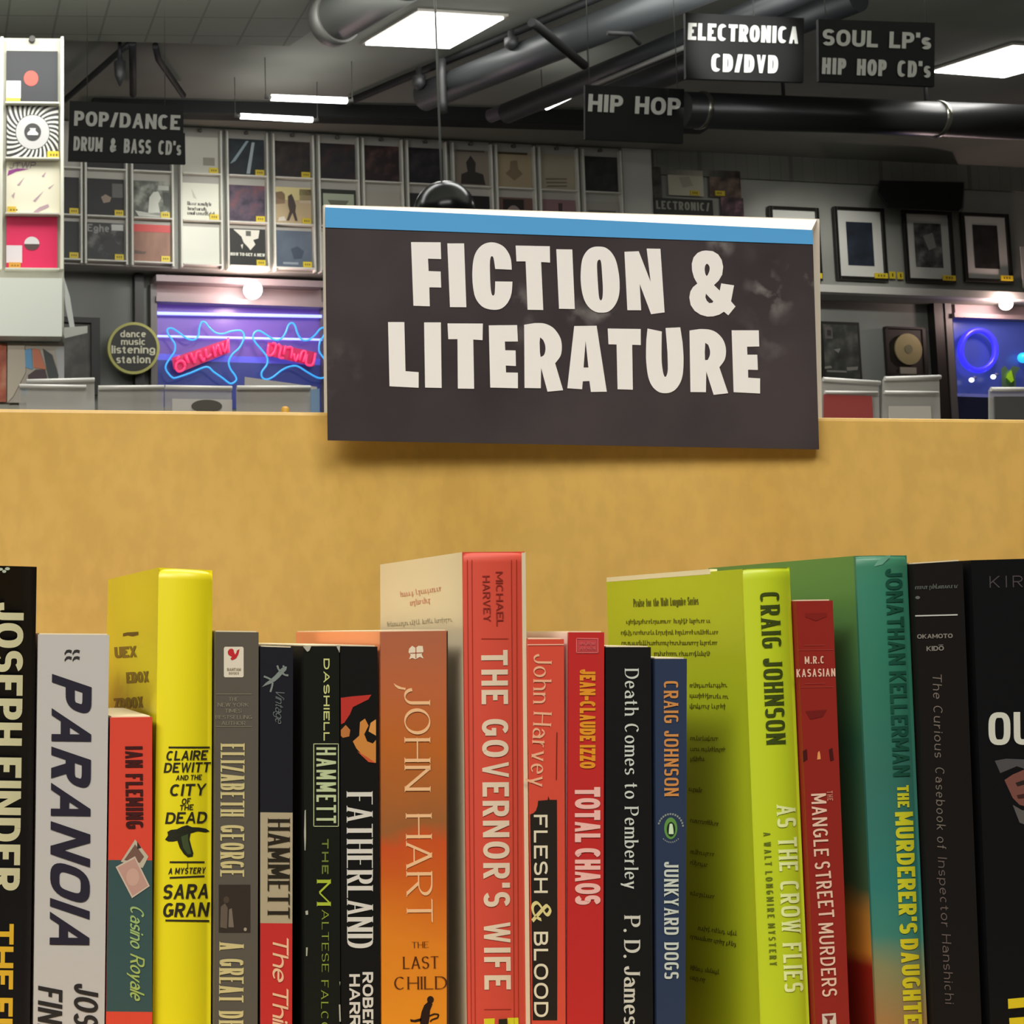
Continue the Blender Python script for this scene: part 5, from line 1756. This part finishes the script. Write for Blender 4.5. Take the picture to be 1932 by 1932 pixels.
def divider(pts, lab, off=0.0, edge=True, mat=None, card=None, mid=None):
    f, g = rm(off), rm(off - .12)
    bottom = [p for p in pts]
    fz = lambda fn, p: fn(*p)
    q = [fz(f, p) for p in pts]
    for k in (2, 3):
        q[k].z = ZR2 + .0005
    t = thing('plastic_divider', (q[2] + q[3]) / 2, lab, 'divider', 'clear plastic dividers on the record bin')
    b_ = [p + Vector((0, .004, 0)) for p in q]
    mb = MB(); mb.prism(q, b_, mat or acr)
    # returned side and base of the holder
    bk = [p + Vector((0, .09, 0)) for p in q]
    mb.prism([q[2] + UZ * .003, q[3] + UZ * .003, bk[3] + UZ * .003, bk[2] + UZ * .003], [q[2], q[3], bk[3], bk[2]], mat or acr)
    mb.build('panel', t)
    if edge:
        mb = MB(); w = Vector((0, -.004, 0))
        mb.tube([q[0] + w, q[1] + w], .0045, acr_e, 8); mb.build('top_edge', t)
    if mid:
        mb = MB(); mb.tube([f(*mid[0]) - Vector((0, .006, 0)), f(*mid[1]) - Vector((0, .006, 0))], .0035, acr_e, 8); mb.build('fold', t)
    if card:
        cq, colr = card
        e = [rm(off + .008)(*p) for p in cq]
        e[2].z = e[3].z = ZR2 + .002
        mb = MB(); mb.prism(e, [p + Vector((0, .003, 0)) for p in e], M(colr, .5)); return mb.build('insert_card', t)
    return t


divider([(36, 729), (162, 731), (162, 800), (36, 800)], 'clear plastic divider under the multicoloured poster', .1)
divider([(50, 720), (178, 717), (180, 800), (50, 800)], 'taller clear plastic divider just behind the one under the poster', .0)
divider([(185, 732), (309, 731), (309, 800), (185, 800)], 'clear plastic divider under the round black sign', .05)
d = divider([(311, 731), (437, 733), (437, 800), (311, 800)], 'clear plastic divider with a white card bearing a dark oval', .05, card=([(325, 752), (438, 754), (438, 800), (325, 800)], (206, 204, 198)))
mb = MB(); e = [rm(.0595)(390 + 29 * math.cos(a), 766 + 12 * math.sin(a)) for a in [k * math.pi / 14 for k in range(28)]]
mb.prism(e, [p + Vector((0, .001, 0)) for p in e], M((88, 86, 78), .5)); o = mb.build('printed_oval', d); o['label'] = 'dark printed oval on the card'
divider([(446, 732), (585, 732), (585, 800), (446, 800)], 'grey plastic divider under the left neon star point', .06, mat=clear_plastic((200, 198, 194), .75))
divider([(462, 711), (598, 730), (598, 800), (458, 800)], 'slanted grey plastic divider in front of the neon window', -.06, edge=False, mat=clear_plastic((206, 203, 198), .85))
divider([(586, 735), (603, 733), (603, 800), (586, 800)], 'small pale blue plastic tab beside the edge of the big dark sign', .08, edge=False, mat=clear_plastic((140, 175, 210), .8))
divider([(1551, 716), (1658, 723), (1658, 800), (1547, 800)], 'clear plastic divider holding a red card', .05, card=([(1555, 744), (1645, 747), (1648, 800), (1553, 800)], (176, 78, 74)), mid=((1553, 741), (1652, 742)))
divider([(1667, 715), (1772, 712), (1774, 812), (1662, 812)], 'clear plastic divider with two bright folds below the gold record', .05, mid=((1665, 741), (1766, 742)), card=([(1678, 766), (1756, 766), (1758, 800), (1676, 800)], (206, 202, 192)))
divider([(1867, 735), (1960, 735), (1960, 812), (1865, 812)], 'grey plastic divider with a charcoal card at the right edge', .04, card=([(1877, 748), (1958, 748), (1958, 812), (1877, 812)], (84, 84, 82)))
mb = MB(); a = rm(.16)(538, 771); mb.tube([Vector((a.x, a.y, ZR2 + .0005)), a, a + UZ * .004], [.009, .008, .004], M((226, 170, 60), .4), 12)
tag(mb.build('small_cap'), 'small orange cap on the record bin in front of the slanted divider', 'cap')

# ------------------------------------------------------------------ hanging signs
def hang_sign(rows, boards, Y, lab, base_uv, wires, mat=(11, 12, 13)):
    f = planemap((0, Y, 0), (0, -1, 0), 0)
    t = thing('hanging_sign', f(*base_uv), lab, 'sign', 'black signs hanging from the ceiling')
    fr = planemap((0, Y, 0), (0, -1, 0), .004)
    for k, q in enumerate(boards):
        mb = MB()
        a = [f(*p) for p in q]
        mb.prism(a, [p + Vector((0, .02, 0)) for p in a], M(mat, .5, spec=.25))
        for (bi, tx, p0, p1, hh) in rows:
            if bi == k:
                letters(mb, fr, tx, p0, p1, hh, M((208, 208, 204), .5), 'bold', a=.125, b=.105, ws=.6)
        mb.build('board', t)
    for u, v in wires:
        a = f(u, v) + Vector((0, .01, 0))
        mb = MB(); mb.tube([a, Vector((a.x, a.y, ZC))], .0022, M((90, 90, 86), .4), 6); mb.build('wire', t)
    return t


hang_sign([(0, 'POP/DANCE', (140, 223), (340, 231.5), 28), (1, 'DRUM & BASS CD\'s', (139, 270.5), (342, 280), 27)],
          [[(131, 190), (346, 199), (346, 251), (130, 245)], [(130, 245.3), (349, 251), (350, 309), (128.5, 303)]], 8.2, 'black hanging sign with two grey lines, at the left beside the display column', (240, 306), [(165, 191), (312, 198)])
hang_sign([(0, 'HIP HOP', (1110, 193.5), (1284, 202), 33)], [[(1104, 160), (1291, 168), (1289, 270), (1104, 262)]], 8.2, 'black hanging sign with a single line of two short words', (1197, 266), [(1114, 161), (1280, 168)])
hang_sign([(0, 'ELECTRONICA', (1298, 59), (1507, 66.5), 32), (0, 'CD/DVD', (1342, 118), (1468, 121.5), 34)], [[(1293, 24), (1517, 34), (1516, 155), (1294, 148)]], 8.0, 'black hanging sign with bright white lettering', (1405, 152), [(1424, 29)])
hang_sign([(0, 'SOUL LP\'s', (1552, 70), (1757, 78), 31), (0, 'HIP HOP CD\'s', (1551, 124), (1756, 131.5), 31)], [[(1544, 36), (1764, 43), (1763, 163), (1545, 153)]], 8.0, 'black hanging sign with dim grey lettering under a white ceiling light', (1653, 160), [(1560, 37), (1750, 42)])

# ------------------------------------------------------------------ pendant dome
t = thing('pendant_lamp', P(836, 452, 7.9), 'glossy black pendant dome on a thin cord behind the blue stripe', 'lamp')
mb = MB(); mb.sphere(P(838, 397, 7.9), 57 * 7.9 / 3000, M((22, 25, 26), .22), 48, 28); mb.build('dome', t)
mb = MB(); a = P(833, 342, 7.9); mb.tube([a - UZ * .01, Vector((a.x - .012, a.y, ZC))], .006, M((150, 152, 150), .4), 8); mb.build('cord', t)

# ------------------------------------------------------------------ ceiling: lights, ducts, pipes
def ceil_light(q, lab, st=9.0):
    p = [PZ(u, v, ZC - .03) for u, v in q]
    c = sum(p, Vector()) / 4
    t = thing('ceiling_light', c, lab, 'ceiling light', 'square ceiling lights')
    mb = MB(); mb.hexa([c + (x - c) * 1.0 for x in p] + [x + UZ * .012 for x in p], M((255, 252, 246), .5, 0, st)); mb.build('diffuser', t)
    mb = MB(); o_ = [c + (x - c) * 1.07 + UZ * .013 for x in p]; mb.hexa(o_ + [x + UZ * .016 for x in o_], M((150, 146, 138), .5)); mb.build('frame', t)


ceil_light([(790, 26), (950, 36), (848, 92), (690, 85)], 'white square ceiling light above the pendant cord')
ceil_light([(1911, 90), (2070, 100), (1894, 147), (1763, 137)], 'white square ceiling light at the right edge of the photo')


def tube_light(u0, v0, u1, v1, z, lab, r=.022, st=9):
    a, b_ = PZ(u0, v0, z), PZ(u1, v1, z)
    t = thing('fluorescent_tube', (a + b_) / 2, lab, 'ceiling light', 'bare fluorescent tubes')
    mb = MB(); mb.tube([a, b_], r, M((255, 255, 250), .4, 0, st), 10); mb.build('tube', t)
    d = (b_ - a).normalized()
    for e, s_ in ((a, -1), (b_, 1)):
        mb = MB(); mb.tube([e + d * s_ * .001, e + d * s_ * .04, e + d * s_ * .041 + UZ * .03, e + d * s_ * .042 + UZ * (ZC - z)], [.016, .016, .003, .003], M((70, 70, 66), .6), 8); mb.build('socket', t)


tube_light(512, 184, 654, 190, 4.66, 'fluorescent tube in front of the long dark beam, upper of the pair')
tube_light(454, 219, 589, 226, 4.66, 'fluorescent tube over the record racks, lower of the pair', .02)
tube_light(1031, 202, 1103, 167, 4.66, 'slanting fluorescent tube left of the single-line hanging sign')
tube_light(1452, 27, 1560, -18, 4.66, 'slanting fluorescent tube above the bright hanging sign', .02)


def pipe(name, pts, r, mat, lab, cat, grp=None, n=24):
    mb = MB(); mb.tube(pts, r, mat, n)
    return tag(mb.build(name), lab, cat, grp)


dkm = M((26, 27, 28), .6, 0, spec=.25)
duct_m = M((64, 67, 69), .45, .3)
zb_ = 4.82
a, b_ = P(172, 194, 11.75), P(1330, 228, 11.95)
t = thing('ceiling_beam', (a + b_) / 2, 'long dark beam under the ceiling above the record racks', 'beam')
mb = MB(); d = (b_ - a).normalized(); mb.box((a + b_) / 2, (d, Vector((-d.y, d.x, 0)).normalized(), d.cross(Vector((-d.y, d.x, 0)).normalized())), ((b_ - a).length, .16, .17), dkm, .01); mb.build('beam', t)
for u in (260, 700, 1080):
    q = P(u, 196 + (u - 172) * .03, 11.8)
    mb = MB(); mb.tube([q + UZ * .08, Vector((q.x, q.y, ZC))], .012, dkm, 8); mb.build('hanger', t)
G = 'dark ceiling pipes'
pz = lambda u, v, z=4.86: PZ(u, v, z)
pipe('ceiling_pipe', [pz(122, 189), pz(225, 98), pz(247, 82)], .022, dkm, 'dark slanting pipe above the drum and bass sign, left of the upright one', 'pipe', G, 12)
pipe('ceiling_pipe', [pz(250, 80), pz(251, 178)], .026, dkm, 'upright dark pipe above the drum and bass sign', 'pipe', G, 12)
pipe('ceiling_pipe', [pz(293, 86), pz(299, 112), pz(346, 180)], .022, dkm, 'dark slanting pipe above the drum and bass sign, right of the upright one', 'pipe', G, 12)
pipe('ceiling_pipe', [pz(1003, 42, 4.42), pz(1012, 48, 4.42), pz(1103, 124, 4.42)], .026, M((13, 14, 14), .75, spec=.15), 'short thick dark pipe pointing down to the single-line sign', 'pipe', G, 12)
pipe('ceiling_pipe', [pz(1146, 62, 4.5), pz(1190, 64, 4.5), pz(1206, 82, 4.5)], .014, dkm, 'thin hooked conduit under the dark duct', 'pipe', G, 10)
# track with lamp heads
t = thing('lighting_track', pz(880, 100), 'dark lighting track running past the white ceiling light', 'track light')
mb = MB(); mb.tube([pz(655, 193, 4.9), pz(1150, -14, 4.9)], .028, dkm, 10); mb.build('track', t)
for u, v, l in ((790, 128, .16), (833, 112, .38), (964, 58, .13)):
    q = pz(u, v, 4.88)
    mb = MB(); mb.tube([q, q - UZ * l * .35, q - UZ * l * .4, q - UZ * l * .8, q - UZ * l], [.02, .02, .045, .045, .015] if l < .3 else [.03, .03, .03, .03, .03], M((36, 37, 38), .5), 12); mb.build('lamp_head', t)
t = thing('lighting_track', pz(228, 100), 'small dark lamp bracket hanging beside the slanting pipes at the left', 'track light')
mb = MB(); q = pz(226, 98, 4.84); mb.tube([q + UZ * .11, q, q - UZ * .06, q - UZ * .07, q - UZ * .17, q - UZ * .24], [.012, .012, .02, .04, .035, .006], M((36, 37, 38), .5), 12); mb.build('lamp_head', t)
# ducts
G = 'round ceiling ducts'
pipe('ceiling_duct', [pz(800, 182, 4.72), pz(1440, -70, 4.72)], .105, duct_m, 'dark round duct slanting across the ceiling right of the lighting track', 'duct', G)
pipe('ceiling_duct', [pz(955, 214, 4.68), pz(1560, -34, 4.68)], .075, M((50, 52, 55), .45, .3), 'narrower dark duct slanting above the single-line sign', 'duct', G)
pipe('ceiling_duct', [pz(1140, 186, 4.74), pz(1620, -4, 4.74)], .085, M((42, 44, 47), .45, .3), 'dark duct slanting behind the bright hanging sign', 'duct', G)
pipe('ceiling_pipe', [pz(1118, 161, 4.6), pz(1420, 36, 4.6)], .016, M((150, 150, 146), .4, .3), 'pale conduit below the slanting ducts', 'pipe', 'dark ceiling pipes', 10)
pipe('ceiling_duct', [pz(925, 219, 4.72), pz(1000, 190, 4.72)], .05, M((96, 88, 98), .4, .2), 'short mauve duct end over the long beam', 'duct', G)
t = thing('ceiling_duct', pz(690, 0, 4.66), 'big pale round duct at the top edge of the photo', 'duct', G)
mb = MB(); mb.tube([pz(636, 32, 4.66), pz(860, -100, 4.66)], .15, M((104, 106, 102), .5, .25), 32); mb.build('tube', t)
mb = MB(); mb.tube([pz(622, 40, 4.66), pz(640, 30, 4.66)], .165, M((92, 92, 88), .5, .25), 32); mb.build('collar', t)
t = thing('ceiling_duct', P(1600, 216, 10.6), 'glossy black round duct with a bright collar above the framed prints', 'duct', G)
sh = M((52, 53, 54), .34, .7)
a, b_ = P(1286, 207, 10.5), P(2010, 234, 10.9)
mb = MB(); mb.tube([a, b_], .122, sh, 40); mb.build('tube', t)
d = (b_ - a).normalized()
for u, w_ in ((1322, .02), (1767, .025)):
    q = P(u, 207 + (u - 1286) * .0373, 10.5 + (u - 1286) / 724 * .4)
    mb = MB(); mb.tube([q - d * w_, q - d * w_ * .5, q + d * w_ * .5, q + d * w_], [.122, .130, .130, .122], M((120, 118, 110), .25, .9), 40); mb.build('collar', t)
for u in (1480, 1750):
    q = P(u, 207 + (u - 1286) * .0373, 10.5 + (u - 1286) / 724 * .4)
    mb = MB(); mb.tube([q + UZ * .12, Vector((q.x, q.y, ZC))], .012, dkm, 8); mb.build('hanger', t)

# ------------------------------------------------------------------ spot lamps: racks, ledge, and two added spots
SP = (1, 1, .92)
spot('rack_spot_left', (-.7, 7.3, 3.0), dpt(56, 640), 74, 40, SP, .9)
q = lw()(300, 450)
spot('rack_spot_middle', (q.x + .5, q.y - 2.3, 4.6), wm()(420, 500), 110, 44, SP, .8)
q = wm()(1600, 450)
spot('ledge_spot', (q.x - .9, q.y - 2.2, 4.2), wm()(1520, 540), 110, 48, SP, .8)
q = P(1402, 88, 8.0)
spot('sign_spot', (q.x - .3, 5.6, 4.85), q, 620, 15, (1, 1, .95), .7, .01)  # added unseen lamp that brightens this one sign
q = P(1767, 205, 10.6)
spot('duct_spot', (q.x - .05, q.y - .75, 4.92), q, 60, 60, SP, .8, .08)  # added unseen lamp for the sheen at the duct collar
for o in bpy.data.objects:
    if '_w' in o:
        del o['_w']
